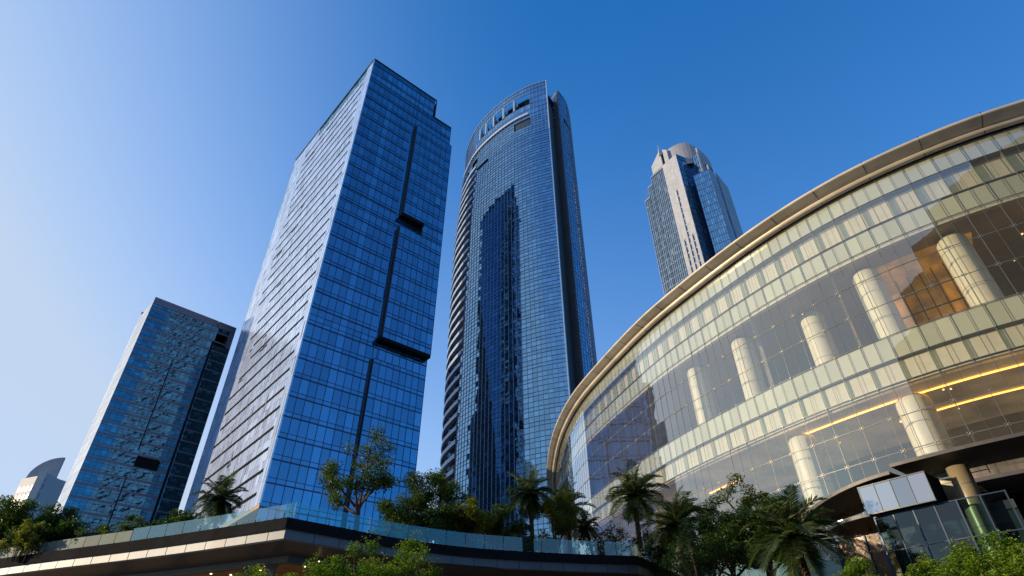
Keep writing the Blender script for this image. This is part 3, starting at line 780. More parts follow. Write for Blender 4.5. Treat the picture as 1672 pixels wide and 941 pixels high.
# glass fins
s = MB()
for i,u in enumerate(usC):
    if u < 60: continue
    for a,b in ((32.5,36.8),(20.9,22.6)): vbar(s, SC, u, a, b, .05, -.5 if a>30 else -.28, -.1)
s.build('glass_fins', M['fin'], TC)
s = MB()
for i,u in enumerate(usC):
    if i%4==1 and u>60: vbar(s, SC, u, 24.5, 32.4, .06, -.5, -.06)
    if i%4==3 and u>60: vbar(s, SC, u, 13.4 if u>UAW else 3.4, 20.8, .04, -.35, -.06)
s.build('support_fins', M['fin'], TC)
# spider fittings
s = MB()
for u in usC:
    if u<70: continue
    for q in rows:
        if q in (3.4,38.6): continue
        if gsk(u,q-.3): continue
        P = SC(u,q,.03)
        for du,dz in ((.13,.09),(-.13,.09),(.13,-.09),(-.13,-.09)):
            if q in (29.8,27.15,18.4,16.0): 
                s.hexa([SC(u+du-.03,q+dz-.03,.01),SC(u+du+.03,q+dz-.03,.01),SC(u+du+.03,q+dz-.03,.05),SC(u+du-.03,q+dz-.03,.05)],[SC(u+du-.03,q+dz+.03,.01),SC(u+du+.03,q+dz+.03,.01),SC(u+du+.03,q+dz+.03,.05),SC(u+du-.03,q+dz+.03,.05)])
        s.hexa([SC(u-.05,q-.05,.0),SC(u+.05,q-.05,.0),SC(u+.05,q-.05,.06),SC(u-.05,q-.05,.06)],[SC(u-.05,q+.05,.0),SC(u+.05,q+.05,.0),SC(u+.05,q+.05,.06),SC(u-.05,q+.05,.06)])
s.build('spider_fittings', M['steel'], TC)
# columns
def column(x, y, z0, z1, r=.95, dome=True, mt='col'):
    s = MB(); n = 28; prof = [(r,z0)]+[(r,z) for z in frange(z0+.05,z1-r*.5,2.3)]
    if dome: prof += [(r*.97,z1-r*.3),(r*.88,z1-r*.12),(r*.7,z1)]
    i0 = len(s.v)
    for rr_,zz in prof:
        for q in range(n):
            a = 2*math.pi*q/n; s.v.append((x+rr_*math.cos(a), y+rr_*math.sin(a), zz))
    for k in range(len(prof)-1):
        for q in range(n):
            j=(q+1)%n; s.f.append((i0+k*n+q,i0+k*n+j,i0+(k+1)*n+j,i0+(k+1)*n+q)); s.t.append(.5); s.m.append(0)
    s.f.append(tuple(i0+(len(prof)-1)*n+q for q in range(n))); s.t.append(.5); s.m.append(0)
    o = s.build('column', M[mt], TC, True)
    s = MB()
    for zz in frange(z0+2.4,z1-1.5,2.4):
        pts_ = [(x+(r+.012)*math.cos(t), y+(r+.012)*math.sin(t)) for t in frange(0,2*math.pi,.22)[:-1]]
        s.prism(pts_, zz, zz+.03, .5, 0, False, False)
    s.build('column_joints', M['joint'], o)
u1_, u2_ = CG.near(29.0,38.4), CG.near(34.1,33.6)
sp = u2_-u1_
for k in range(-3,5):
    u = u1_+sp*k
    if u<20 or u>LC-3: continue
    p,_ = CG.at(u,-4.6 if k==-1 else -2.4); column(p.x,p.y,24.5,31.9, 1.08)
u3_ = CG.near(23.2,47.6)+.3; u4_ = CG.near(28.3,39.6)+.6
sp2 = u4_-u3_
for k in range(0,4):
    u = u3_+sp2*k
    if u<20 or u>LC-3: continue
    p,_ = CG.at(u,-2.3); column(p.x,p.y,3.3,20.3, 1.2)
# light strips (arcs in the lower ceiling) and points of light
for off_, a, b in ((-2.0,CG.near(23.33,46.88),LC-8),(-6.5,CG.near(26.75,41.47),LC-8),(-6.0,CG.near(15.89,62.68),CG.near(17.93,57.52))):
    s = MB(); hbar(s, SC, a, b, 20.34, .07, off_-.17, off_, max(2,int((b-a)/1.5))); s.build('light_strip', M['strip'], TC)
lr = random.Random(3)
for k in range(44):
    u = lr.uniform(UM+20, LC-12); off_ = -lr.uniform(2.5,9)
    zt = 31.93 if k%3 else 20.33
    s = MB(); hbar(s, SC, u-.07, u+.07, zt, .05, off_-.14, off_); s.build('downlight', M['lamp'], TC)
# roof rim
def sweep(name, prof, mat, seam=None, parent=TC, step=1.05, smooth=False):
    s = MB(); U = frange(2, LC-.5, step)
    for i,(a,b) in enumerate(zip(U,U[1:])):
        t = random.Random(i//4).random()
        for (o0,z0),(o1,z1) in zip(prof,prof[1:]):
            s.face([SC(a,z0,o0),SC(a,z1,o1),SC(b,z1,o1),SC(b,z0,o0)], t)
    return s.build(name, mat, parent, smooth)
rim = sweep('roof_rim', [(.62,39.12),(1.0,39.2),(1.66,39.46),(1.72,39.52),(1.72,39.68),(1.6,39.8),(-3,40.6),(-15,41.5)], M['alu'])
for u in frange(60,LC-1,4.2):
    s = MB()
    for (o0,z0),(o1,z1) in zip(((.09,38.77),(.22,38.73),(.5,38.81),(.62,39.1),(1.0,39.18),(1.66,39.44)),((.22,38.73),(.5,38.81),(.62,39.1),(1.0,39.18),(1.66,39.44),(1.735,39.7))):
        s.hexa([SC(u-.025,z0,o0),SC(u+.025,z0,o0),SC(u+.025,z0+.1,o0),SC(u-.025,z0+.1,o0)],[SC(u-.025,z1,o1),SC(u+.025,z1,o1),SC(u+.025,z1+.1,o1),SC(u-.025,z1+.1,o1)])
    s.build('rim_seam', M['mull'], rim)
sweep('roof_moulding', [(.1,38.78),(.22,38.74),(.5,38.82),(.6,38.95),(.62,39.12)], M['alu'])
sweep('roof_shadow_gap', [(-.3,38.6),(.06,38.6),(.1,38.78)], M['dark'])
# awnings
def awning(name, ua, ub, z_, fn, th=.55, rise=0):
    s = MB(); t = MB(); U = frange(ua,ub,.7)
    for a,b in zip(U,U[1:]):
        fa,fb = fn((a-ua)/(ub-ua)), fn((b-ua)/(ub-ua)); za = z_+rise*math.sin(math.pi/2*(a-ua)/(ub-ua)); zb_ = z_+rise*math.sin(math.pi/2*(b-ua)/(ub-ua))
        s.hexa([SC(a,za-th*.55,-1.5),SC(a,za-.12,fa),SC(b,zb_-.12,fb),SC(b,zb_-th*.55,-1.5)],[SC(a,za+.15,-1.5),SC(a,za,fa),SC(b,zb_,fb),SC(b,zb_+.15,-1.5)])
        t.hexa([SC(a,za-.16,fa),SC(a,za-.16,fa+.08),SC(b,zb_-.16,fb+.08),SC(b,zb_-.16,fb)],[SC(a,za+.06,fa),SC(a,za+.06,fa+.08),SC(b,zb_+.06,fb+.08),SC(b,zb_+.06,fb)])
    o = s.build(name, M['awn'], TC); t.build('edge_trim', M['awntrim'], o); return o
UB0, UB1 = CG.near(23.02,47.44), CG.near(26.0,42.5)
awning('awning', UAW-.3, LC-6, 14.55, lambda k: 2.6)
awning('awning', UB0, UAW-.3, 12.9, lambda k: 3.0*math.sqrt(max(0,1-(1-k)**2))+.1, 1.3, 1.1)
awning('awning', UB0+1.4, UAW+.4, 11.9, lambda k: 2.6*math.sin(math.pi*min(1,k*.9))**.7+.05 if k>0 else .05, 1.0)
awning('awning', UAW+3.6, LC-6, 12.6, lambda k: 2.2)
# grey glass box over the vestibule
ux0, ux1 = CG.near(26.39,41.98)-.2, CG.near(28.7,38.9)
b_ = MB()
U = frange(ux0,ux1,(ux1-ux0)/4); panes(b_, SC, U, [11.75,13.55], 3.0, .004, None, lambda u,z: rnd.random()*.8)
o = b_.build('grey_glass_box', M['greyglass'], TC)
b_ = MB(); b_.hexa([SC(ux0,11.75,.5),SC(ux0,11.75,2.96),SC(ux1,11.75,2.96),SC(ux1,11.75,.5)],[SC(ux0,13.55,.5),SC(ux0,13.55,2.96),SC(ux1,13.55,2.96),SC(ux1,13.55,.5)]); b_.build('box_body', M['dark'], o)
b_ = MB()
for u in U: vbar(b_, SC, u, 11.7, 13.6, .04, 2.97, 3.04)
for q in (11.75,13.55): hbar(b_, SC, ux0, ux1, q, .06, 2.97, 3.05, 4)
b_.build('box_frame', M['joint'], o)
# vestibule glass below
U = frange(ux0+.1, ux1+3.2, 1.25); b_ = MB(); panes(b_, SC, U, [2.5,5,7.3,9.5,11.65], 2.4, .006, None, lambda u,z: rnd.random()*.9)
M['vest'] = clear_glass('vestibule_glass', (.4,.58,.55), base=.06, gain=.35)
o = b_.build('vestibule_glass', M['vest'], TC)
b_ = MB()
for u in U: vbar(b_, SC, u, 2.5, 11.7, .08, 2.35, 2.45)
for q in (5,7.3,9.5,11.65): hbar(b_, SC, U[0], U[-1], q, .06, 2.35, 2.45, 8)
b_.build('vestibule_frame', M['mull'], o)
slab('vestibule_back', 0, 11.6, .25, .05, M['core'], 110, ux0-.4, ux1+3.2)
p,_ = CG.at(ux1+1.3,.9); column(p.x,p.y,0,14.2,.62,False,'colg')

b_ = MB(); U = frange(ux1+3.3, LC-6, 2.1); panes(b_, SC, U, [0,3,6.2,9.6], .6, .006)
b_.build('entrance_glass', M['glassD'], TC)
slab('entrance_back', 0, 13.5, -2.2, -2.6, M['dark'], 110, UAW+1)
# white wall and doors beneath the left awning
slab('entrance_wall', 0, 11.3, 1.2, .9, M['wallw'], 110, UB0-2, UB0+2.4)
slab('entrance_door', 0, 11.0, 1.0, .9, M['door'], 110, UB0+2.5, UB0+5.6)
b_ = MB()
for u in frange(UB0+2.5,UB0+5.6,1.0): vbar(b_, SC, u, 0, 11, .12, 1.0, 1.1)
b_.build('door_frames', M['mull'], TC)

# ================================================================== OFFICE BLOCK (behind the viewpoint, seen in the hall's reflections)
OB = empty('office_block', (-16,-35,0), 'dark brown office block mirrored in the right part of the curved hall', 'building')
s = MB(); s.box(-78,-48,0,46,-24,76); s.build('wall', matte('brown_block_wall', (.055,.04,.035), .7), OB)
s = MB()
for k in range(18): s.box(-77.5,-24,2+4.1*k,45.5,-23.9,4.4+4.1*k)
s.build('window_bands', matte('block_window', (.02,.022,.03), .2), OB)
s = MB(); s.box(-78.3,-48.3,76,46.3,-23.7,77); s.build('parapet', M['core'], OB)

# ================================================================== TERRACE BUILDING (podium)
TP = empty('terrace_building', (0,46,0), 'low terrace building with black and silver fascia and a warm lit underside', 'building')
left = spline([(-60,52),(-45,46),(-34.84,41.8),(-29.2,39.5),(-24.28,37.6),(-19.57,35.65),(-15.17,33.65),(-12.34,32.35)],10,3)
right = spline([(-12.34,32.35),(-9.93,34.79),(-7.54,37.2),(-4.04,39.7),(-.8,41.2),(2.44,42.2),(5.5,43),(8.6,43.6)],10,3)
far = [Vector((8.6,43.6)),Vector((13.64,51.68)),Vector((17,57))]
edge = [Vector(p) for p in left]+[Vector(p) for p in right[1:]]
edge2 = edge+far[1:]
CP = Curve(edge2); SPr = surf(CP)
uc_ = CP.near(-12.34,32.35); ue_ = CP.near(8.6,43.6)
# mitred offsets: precompute per vertex
def moff(pts, d):
    o = []
    for i,p in enumerate(pts):
        a = (pts[i]-pts[i-1]).normalized() if i>0 else None
        b = (pts[i+1]-pts[i]).normalized() if i<len(pts)-1 else None
        a = a or b; b = b or a
        na, nb = Vector((a.y,-a.x)), Vector((b.y,-b.x)); n = (na+nb).normalized()
        o.append(p+n*d/max(.35,n.dot(na)))
    return o
def prof_strip(name, prof, mat, parent=TP, pts=edge2, panel=2.2):
    s = MB(); rings = [[(q.x,q.y,z) for q in moff(pts,o_)] for o_,z in prof]
    L_ = 0
    for i in range(len(pts)-1):
        L_ += (pts[i+1]-pts[i]).length; t = random.Random(int(L_/panel)).random()
        for k in range(len(prof)-1):
            s.face([rings[k][i],rings[k][i+1],rings[k+1][i+1],rings[k+1][i]], t)
    return s.build(name, mat, parent)
prof_strip('upper_fascia', [(-.05,9.42),(0,9.42),(0,10.0),(-.4,10.0),(-.4,9.7)], M['fasciaK'])
fs = prof_strip('silver_fascia', [(-.05,9.42),(-.12,9.38),(-.12,8.95),(-.22,8.88)], M['fasciaS'])
for u in frange(2,CP.L-1,1.55):
    p,n = CP.at(u,0)
    if abs(u-uc_)<.8: continue
    for o0,o1,z0,z1 in ((-.14,-.112,8.95,9.4),(-.02,.006,9.44,10.0)):
        if o1>0: continue
        s = MB(); a,_=CP.at(u-.012,o0); b,_=CP.at(u+.012,o0); c_,_=CP.at(u+.012,o1); d_,_=CP.at(u-.012,o1)
        s.hexa([(a.x,a.y,z0),(b.x,b.y,z0),(c_.x,c_.y,z0),(d_.x,d_.y,z0)],[(a.x,a.y,z1),(b.x,b.y,z1),(c_.x,c_.y,z1),(d_.x,d_.y,z1)])
        s.build('panel_joint', M['dark'], fs)
CE = [CP.at(max(0,uc_-k))[0] for k in (47,40,34,28,22,16,10,5)]+[Vector((-12.34,32.35))]+[CP.at(uc_+k)[0] for k in (5,10,15,20)]+[Vector((8.6,43.6)),Vector((13.64,51.68)),Vector((17,57))]
prof_strip('soffit', [(-.2,8.9),(-2.2,8.6),(-2.2,8.25),(-2.6,8.25),(-2.6,8.5)], M['soffit'], TP, CE)
s = MB(); s.prism([(q.x,q.y) for q in moff(CE,-2.55)]+[(17,70),(-60,75)], 8.4, 8.5); s.build('timber_ceiling', M['wood'], TP)
s = MB(); inner = moff(edge2,-.4)
s.prism([(q.x,q.y) for q in inner]+[(17,62),(0,95),(-60,95)], 9.3, 9.6); s.build('terrace_deck', M['pave'], TP)
s = MB(); s.hexa([(-60,66,0),(-12,48,0),(-12,48.3,0),(-60,66.3,0)],[(-60,66,8.4),(-12,48,8.4),(-12,48.3,8.4),(-60,66.3,8.4)]); s.hexa([(-12,48,0),(14,60,0),(14,60.3,0),(-12,48.3,0)],[(-12,48,8.4),(14,60,8.4),(14,60.3,8.4),(-12,48.3,8.4)]); s.build('back_wall', M['wood'], TP)
for u in (uc_-16.5,uc_-11.5,uc_-5.2,uc_+.15,uc_+5.5,uc_+11):
    p,_ = CP.at(u,-2.9 if abs(u-uc_)>1 else -3.6)
    s = MB(); s.box(p.x-.22,p.y-.22,0,p.x+.22,p.y+.22,8.3); s.build('pillar', M['greymetal'], TP)
lr = random.Random(11)
for k in range(16):
    p,_ = CP.at(uc_-12+lr.random()*22,-lr.uniform(3.2,7)); s = MB(); s.box(p.x-.045,p.y-.045,8.36,p.x+.045,p.y+.045,8.4); s.build('downlight', M['lampw'], TP)
# second, lower terrace with planting on the right
TL = MB(); TL.prism([(9.3,42.9),(11.2,38.2),(19,35.8),(24,41.5),(23,44.5),(17.5,54),(14.2,51.6)],0,7.0)
o = TL.build('lower_planted_terrace', M['wallw']); tag(o, 'low pale terrace wall carrying the palms in front of the curved hall', 'terrace')
# railings
def railing(name, pts, z, h, mat, label, step=1.4, inset=0):
    cv = Curve(moff(pts,inset) if inset else pts); root = empty(name, (cv.p[0].x,cv.p[0].y,z), label, 'railing')
    s = MB(); t = MB(); U = frange(0,cv.L,step)
    for a,b in zip(U,U[1:]):
        p,_ = cv.at(a+.02); q,_ = cv.at(b-.02); d = (q-p).normalized(); n = Vector((d.y,-d.x))*.012
        s.hexa([(p.x-n.x,p.y-n.y,z),(q.x-n.x,q.y-n.y,z),(q.x+n.x,q.y+n.y,z),(p.x+n.x,p.y+n.y,z)],[(p.x-n.x,p.y-n.y,z+h),(q.x-n.x,q.y-n.y,z+h),(q.x+n.x,q.y+n.y,z+h),(p.x+n.x,p.y+n.y,z+h)],rnd.random())
        t = MB(); t.box(p.x-.025,p.y-.025,z-.2,p.x+.025,p.y+.025,z+h*.45); t.build('post', M['steel'], root)
    s.build('glass_panel', mat, root)
    return root
iA = max(i for i,p in enumerate(edge) if p.x < -24.0 and p.y>37)
railing('glass_railing', edge[:iA+1], 9.8, 1.0, M['railf'], 'frosted white glass railing along the left end of the terrace', inset=-.5)
ic = len(left)-1
railing('glass_railing', edge[iA:ic+1], 9.8, 1.1, M['rail'], 'clear glass railing on the terrace left of its sharp corner', inset=-.5)
railing('glass_railing', edge[ic:], 9.8, 1.2, M['rail'], 'long teal glass railing on the terrace right of its sharp corner', inset=-.5)
railing('glass_railing', far, 9.8, 1.2, M['rail'], 'short glass railing running back toward the curved hall', inset=-.5)
railing('glass_railing', [Vector((9.6,42.4)),Vector((11.3,38.4)),Vector((15.5,37)),Vector((19,36.1))], 7.0, 1.25, M['rail'], 'glass railing low among the palms in front of the hall')

# ================================================================== VEGETATION
def leaf_cluster(mb, c, r, n, size, rg, bright, flat=.75):
    for _ in range(n):
        d = Vector((rg.gauss(0,1),rg.gauss(0,1),rg.gauss(0,1))); d.normalize(); d *= r*(rg.random()**.45); d.z *= flat
        p = c+d
        up = Vector((rg.gauss(0,.6),rg.gauss(0,.6),1)).normalized(); ax = up.cross(Vector((rg.gauss(0,1),rg.gauss(0,1),rg.gauss(0,.4)))).normalized()
        sd = up.cross(ax); L_ = size*rg.uniform(.6,1.25); w = L_*rg.uniform(.32,.5)
        droop = -up*L_*.2
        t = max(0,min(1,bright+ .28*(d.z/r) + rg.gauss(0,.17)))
        mb.face([p-ax*L_*.5+droop*.6, p+sd*w*.5, p+ax*L_*.5+droop, p-sd*w*.5], t)

def broadleaf(name, x, y, zb, h, r, mat, label, group, seed, leaf=.2, dens=1.0, open_=.35, trunkfrac=.35, thick=.13, cat='tree'):
    rg = random.Random(seed); root = empty(name, (x,y,zb), label, cat, group)
    t = MB(); l = MB(); base = Vector((x,y,zb)); tips = []
    lean = Vector((rg.gauss(0,.05),rg.gauss(0,.05),1)).normalized()
    fork = base+lean*h*trunkfrac
    t.tube([base-Vector((0,0,.5)),base+lean*h*trunkfrac*.5+Vector((rg.gauss(0,.05),0,0)),fork],[thick*1.25,thick,thick*.8],8)
    nb = rg.randint(5,7) if h>3 else 6
    for k in range(nb):
        a = 2*math.pi*(k+rg.random()*.7)/nb; el = rg.uniform(.35,1.25) if k else 1.5
        d = Vector((math.cos(a)*math.cos(el),math.sin(a)*math.cos(el),math.sin(el)))
        top = h*(1-trunkfrac)
        L1_ = top*(.45+.35*math.sin(el)); L1_ = min(L1_, r*1.0/max(.25,math.cos(el))); s0 = fork-lean*rg.uniform(0,h*trunkfrac*.25)
        m_ = s0+d*L1_*.5+Vector((0,0,.04*L1_)); e_ = s0+d*L1_+Vector((rg.gauss(0,.08),rg.gauss(0,.08),.12))*L1_*.5
        t.tube([s0,m_,e_],[thick*.55,thick*.38,thick*.2],6)
        for q in range(rg.randint(4,6)):
            f = rg.uniform(.4,1); s1 = s0.lerp(e_,f); a2 = rg.uniform(0,2*math.pi)
            d2 = (d*.5+Vector((math.cos(a2),math.sin(a2),rg.uniform(-.2,.9)))*.75).normalized(); L2_ = L1_*rg.uniform(.25,.5)
            e2_ = s1+d2*L2_; t.tube([s1,s1.lerp(e2_,.5)+Vector((0,0,.03)),e2_],[thick*.22,thick*.14,thick*.05],4)
            tips.append(e2_)
            if rg.random()<.6: tips.append(s1.lerp(e2_,.55))
    # keep the crown inside its measured half width and height
    for tp in tips:
        v = tp-base; hr = math.hypot(v.x,v.y)
        if hr > r*.9: v.x *= r*.9/hr; v.y *= r*.9/hr
        v.z = min(v.z, h*.95); c_ = base+v
        cr_ = r*rg.uniform(.2,open_+.02); b_ = rg.uniform(.25,.62)
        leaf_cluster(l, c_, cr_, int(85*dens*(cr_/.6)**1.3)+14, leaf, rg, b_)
    t.build('trunk', M['bark'], root); l.build('crown', mat, root); return root

def palm(name, x, y, zb, h, r, label, group, seed, nf=30, mat='leafP', dead=6):
    rg = random.Random(seed); root = empty(name, (x,y,zb), label, 'palm', group)
    th = h-r*.75; t = MB(); base = Vector((x,y,zb)); lx, ly = rg.gauss(0,.05)*th, rg.gauss(0,.05)*th
    pts=[];rd=[];n=int(th/.16)+3
    for k in range(n):
        f = k/(n-1); pts.append(base+Vector((lx*f*f,ly*f*f,th*f-.3*(1-f)))); rd.append((.17-.03*f+(.1 if f>.88 else 0)*((f-.88)/.12))*(1+(.12 if k%2 else -.05))*min(1.3,r/1.9))
    t.tube(pts,rd,10); t.build('trunk', M['pbark'], root)
    top = base+Vector((lx,ly,th)); 
    for k in range(nf+dead):
        l = MB(); isd = k>=nf
        a = 2.399*k+rg.gauss(0,.15); f = k/nf
        el = R(82)-R(100)*min(1.25,f)**.85 + rg.gauss(0,.07)
        if isd: el = R(-50)+rg.gauss(0,.2)
        L_ = r*rg.uniform(.98,1.25)*(1.05 if f<.85 else .8)
        d = Vector((math.cos(a)*math.cos(el),math.sin(a)*math.cos(el),math.sin(el))); p = top+Vector((0,0,.12*r)); seg = 11; P=[p.copy()]
        droop = rg.uniform(.10,.17)
        for q in range(seg):
            d = (d+Vector((0,0,-droop*(.4+q/seg)*1.15))).normalized(); p = p+d*L_/seg; P.append(p.copy())
        l.tube(P,[.03*r/2*(1-.8*q/seg)+.004 for q in range(seg+1)],4,.75)
        br = rg.uniform(.25,.6)-(.15 if isd else 0)+(.12 if f<.5 else 0)
        for q in range(1,seg*4):
            f2 = q/(seg*4); i = int(f2*seg); fr = f2*seg-i; c_ = P[i].lerp(P[i+1],fr); tg = (P[i+1]-P[i]).normalized()
            sd = tg.cross(Vector((0,0,1)));  
            if sd.length<.1: sd = Vector((math.sin(a),-math.cos(a),0))
            sd.normalize(); upv = sd.cross(tg).normalized()
            ll = r*.34*math.sin(math.pi*min(1,f2*.9+.12))**.6*rg.uniform(.85,1.1)
            for sg in (-1,1):
                dd = (sd*sg*.85+tg*.6+upv*.28+Vector((0,0,rg.gauss(-.12,.08)))).normalized()
                e_ = c_+dd*ll+Vector((0,0,-.12*ll)); wv = tg*(.009*r+.007); mid=c_+dd*ll*.5
                tt = max(0,min(1,br+rg.gauss(0,.12)))
                l.face([c_-wv*.6,c_+wv*.6,mid+wv,e_,mid-wv], tt)
        l.build('frond', M[mat] if not isd else M['leafM'], root)
    return root

def shrub(name, x, y, zb, h, r, mat, label, group, seed, leaf=.16, n=26, sx=1.0, lc=1.0):
    rg = random.Random(seed); root = empty(name, (x,y,zb), label, 'shrub', group); t = MB(); l = MB(); base = Vector((x,y,zb))
    for k in range(n):
        a = rg.random()*2*math.pi; rr_ = r*math.sqrt(rg.random()); hh = h*(1-.45*(rr_/r)**2)*rg.uniform(.55,1.0)
        e_ = base+Vector((math.cos(a)*rr_*sx,math.sin(a)*rr_,hh)); s0 = base+Vector((math.cos(a)*rr_*.3,math.sin(a)*rr_*.3,0))
        t.tube([s0,s0.lerp(e_,.55)+Vector((0,0,.1*h)),e_],[.03,.02,.008],4)
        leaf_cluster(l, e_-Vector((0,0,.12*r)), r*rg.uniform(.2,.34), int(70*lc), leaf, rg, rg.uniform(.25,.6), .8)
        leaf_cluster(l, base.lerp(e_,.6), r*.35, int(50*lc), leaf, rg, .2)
        if rg.random()<.5:                                  # a sprig that leaves the outline
            q = e_+Vector((rg.gauss(0,.12)*r,rg.gauss(0,.12)*r,rg.uniform(.05,.22)*r+.05)); t.tube([e_,q],[.01,.004],4); leaf_cluster(l, q, .1*r+.05, 12, leaf*.8, rg, .75)
    t.build('stem', M['bark'], root); l.build('crown', mat, root); return root


VEG = [
  ('bl', -38.6, 44.6, 9.6, 5.6, 1.6, 'leafD', 'broad dark tree with thin top, at the far left end of the terrace') ,
  ('bl', -36.1, 44.1, 9.6, 5.7, 1.9, 'leafM', 'bushy mid green tree second from the left edge, under the white tower') ,
  ('bl', -32.6, 43.1, 9.6, 4.5, 1.9, 'leafD', 'wide dark green tree at the foot of the leaning office tower') ,
  ('bl', -40.6, 46.9, 9.6, 4.9, 1.1, 'leafM', 'sparse tree cut by the left edge of the picture') ,
  ('sy', -33.0, 40.8, 9.6, 2.5, 0.9, 'leafY', 'yellow green shrub glowing among the dark trees at far left') ,
  ('sh', -28.3, 41.2, 9.6, 2.6, 1.1, 'leafD', 'low feathery shrub above the frosted railing') ,
  ('sh', -26.0, 40.3, 9.6, 2.4, 1.0, 'leafM', 'small leafy shrub at the end of the frosted railing') ,
  ('bl', -25.4, 41.9, 9.6, 3.4, 1.3, 'leafD', 'low rounded tree in front of the office tower base') ,
  ('bl', -22.4, 40.2, 9.6, 2.8, 1.5, 'leafD', 'low wide tree left of the terrace palm') ,
  ('pm', -18.5, 37.1, 9.6, 3.7, 1.6, 'leafP', 'dark lone palm left of the sharp terrace corner') ,
  ('sh', -19.7, 38.2, 9.6, 1.6, 0.9, 'leafD', 'dark shrub just left of the lone palm') ,
  ('sh', -16.3, 36.5, 9.6, 1.2, 0.8, 'leafM', 'dark shrub just right of the lone palm') ,
  ('tall', -10.0, 37.7, 9.6, 7.3, 2.4, 'leafM', 'tallest tree on the terrace, open airy crown against the blue tower') ,
  ('sh', -8.1, 39.7, 9.6, 1.8, 1.0, 'leafM', 'low shrub at the foot of the tallest tree') ,
  ('bl', -7.7, 43.3, 9.6, 5.8, 1.6, 'leafD', 'slim tree right of the tallest tree with gaps showing sky') ,
  ('bl', -5.8, 44.6, 9.6, 6.1, 2.2, 'leafM', 'full tree in the gap between the two big towers') ,
  ('sh', -4.4, 43.4, 9.6, 3.4, 1.2, 'leafD', 'dark shrub below the tree in the tower gap') ,
  ('by', -3.1, 43.7, 9.6, 5.1, 1.8, 'leafY', 'yellow leaved tree in front of the rounded tower') ,
  ('bl', -1.2, 47.0, 9.6, 4.7, 1.6, 'leafD', 'dark tree between the yellow tree and the centre palm') ,
  ('pm', 1.3, 45.0, 9.6, 6.3, 2.1, 'leafP', 'centre palm with full upright crown in front of the rounded tower') ,
  ('sy', 0.2, 45.0, 9.6, 3.0, 1.1, 'leafM', 'shrub at the foot of the centre palm') ,
  ('by', 3.0, 46.1, 9.6, 5.0, 1.6, 'leafY', 'yellow green bushy tree just right of the centre palm') ,
  ('pm', 4.3, 48.0, 9.6, 6.1, 2.1, 'leafP', 'shorter dense palm at the left end of the curved hall') ,
  ('pm', 5.9, 46.6, 9.6, 3.8, 1.3, 'leafP', 'smallest palm, low behind the terrace railing') ,
  ('sh', 7.0, 46.0, 9.6, 3.0, 1.4, 'leafD', 'dark low shrub at the right end of the terrace railing') ,
  ('pm', 9.9, 49.0, 9.6, 7.6, 2.6, 'leafP', 'tall palm with arching fronds before the curved glass wall') ,
  ('pm', 11.5, 42.5, 7, 6.1, 2.4, 'leafP', 'wide dark palm just past the right end of the terrace') ,
  ('bl', 13.7, 43.9, 7, 6.7, 1.5, 'leafD', 'slender tree between the wide palm and the big round tree') ,
  ('big', 15.8, 39.5, 7, 7.2, 2.2, 'leafM', 'big open crowned tree in front of the orange lit window') ,
  ('bl', 13.3, 38.8, 7, 4.4, 1.9, 'leafD', 'dark low tree in the shade between the palms') ,
  ('bl', 11.1, 47.7, 7, 6.4, 1.5, 'leafD', 'dark low tree behind the wide palm') ,
  ('sh', 11.3, 38.9, 7, 3.4, 1.6, 'leafD', 'dark shrub mass under the wide palm') ,
  ('pm', 10.9, 23.6, 3, 4.9, 1.9, 'leafP', 'nearest and largest palm with long drooping fronds at lower right') ,
  ('bl', 15.0, 37.1, 7, 3.6, 1.4, 'leafD', 'dark low tree behind the largest palm') ,
  ('bu', -5.1, 21.4, 2.5, 3.5, 1.0, 'leafB', 'bright green bush, tallest part of the clump under the terrace') ,
  ('bu', -3.9, 22.7, 2.5, 3.7, 1.1, 'leafB', 'bright green bush at the right of the clump under the terrace') ,
  ('bu', -5.9, 20.2, 2.5, 2.8, 0.8, 'leafB', 'bright green bush low at the left of the clump') ,
  ('he', -6.7, 19.4, 2.5, 2.6, 0.7, 'leafB', 'low bright hedge in front of the terrace pillar, right part') ,
  ('he', -7.4, 18.6, 2.5, 2.4, 0.7, 'leafB', 'low bright hedge in front of the terrace pillar, left part') ,
  ('bu', 9.1, 14.3, 2, 2.2, 0.5, 'leafB', 'bright green bush left of the three at the lower right corner') ,
  ('bu', 9.3, 13.0, 2, 2.0, 0.5, 'leafB', 'bright green bush in the middle of the three at the lower right corner') ,
  ('bu', 9.3, 11.7, 2, 2.0, 0.5, 'leafB', 'tallest bright green bush at the very lower right corner') ,
  ('bu', 9.0, 16.7, 2, 2.4, 0.5, 'leafB', 'low green bush left of the glass vestibule') ,
]
GR = {'sh':'low shrubs on the terrace','pm':'palms on the terraces','bl':'dark trees on the terraces','bu':'bright green bushes in the foreground'}
TREES = 'trees on the terraces'
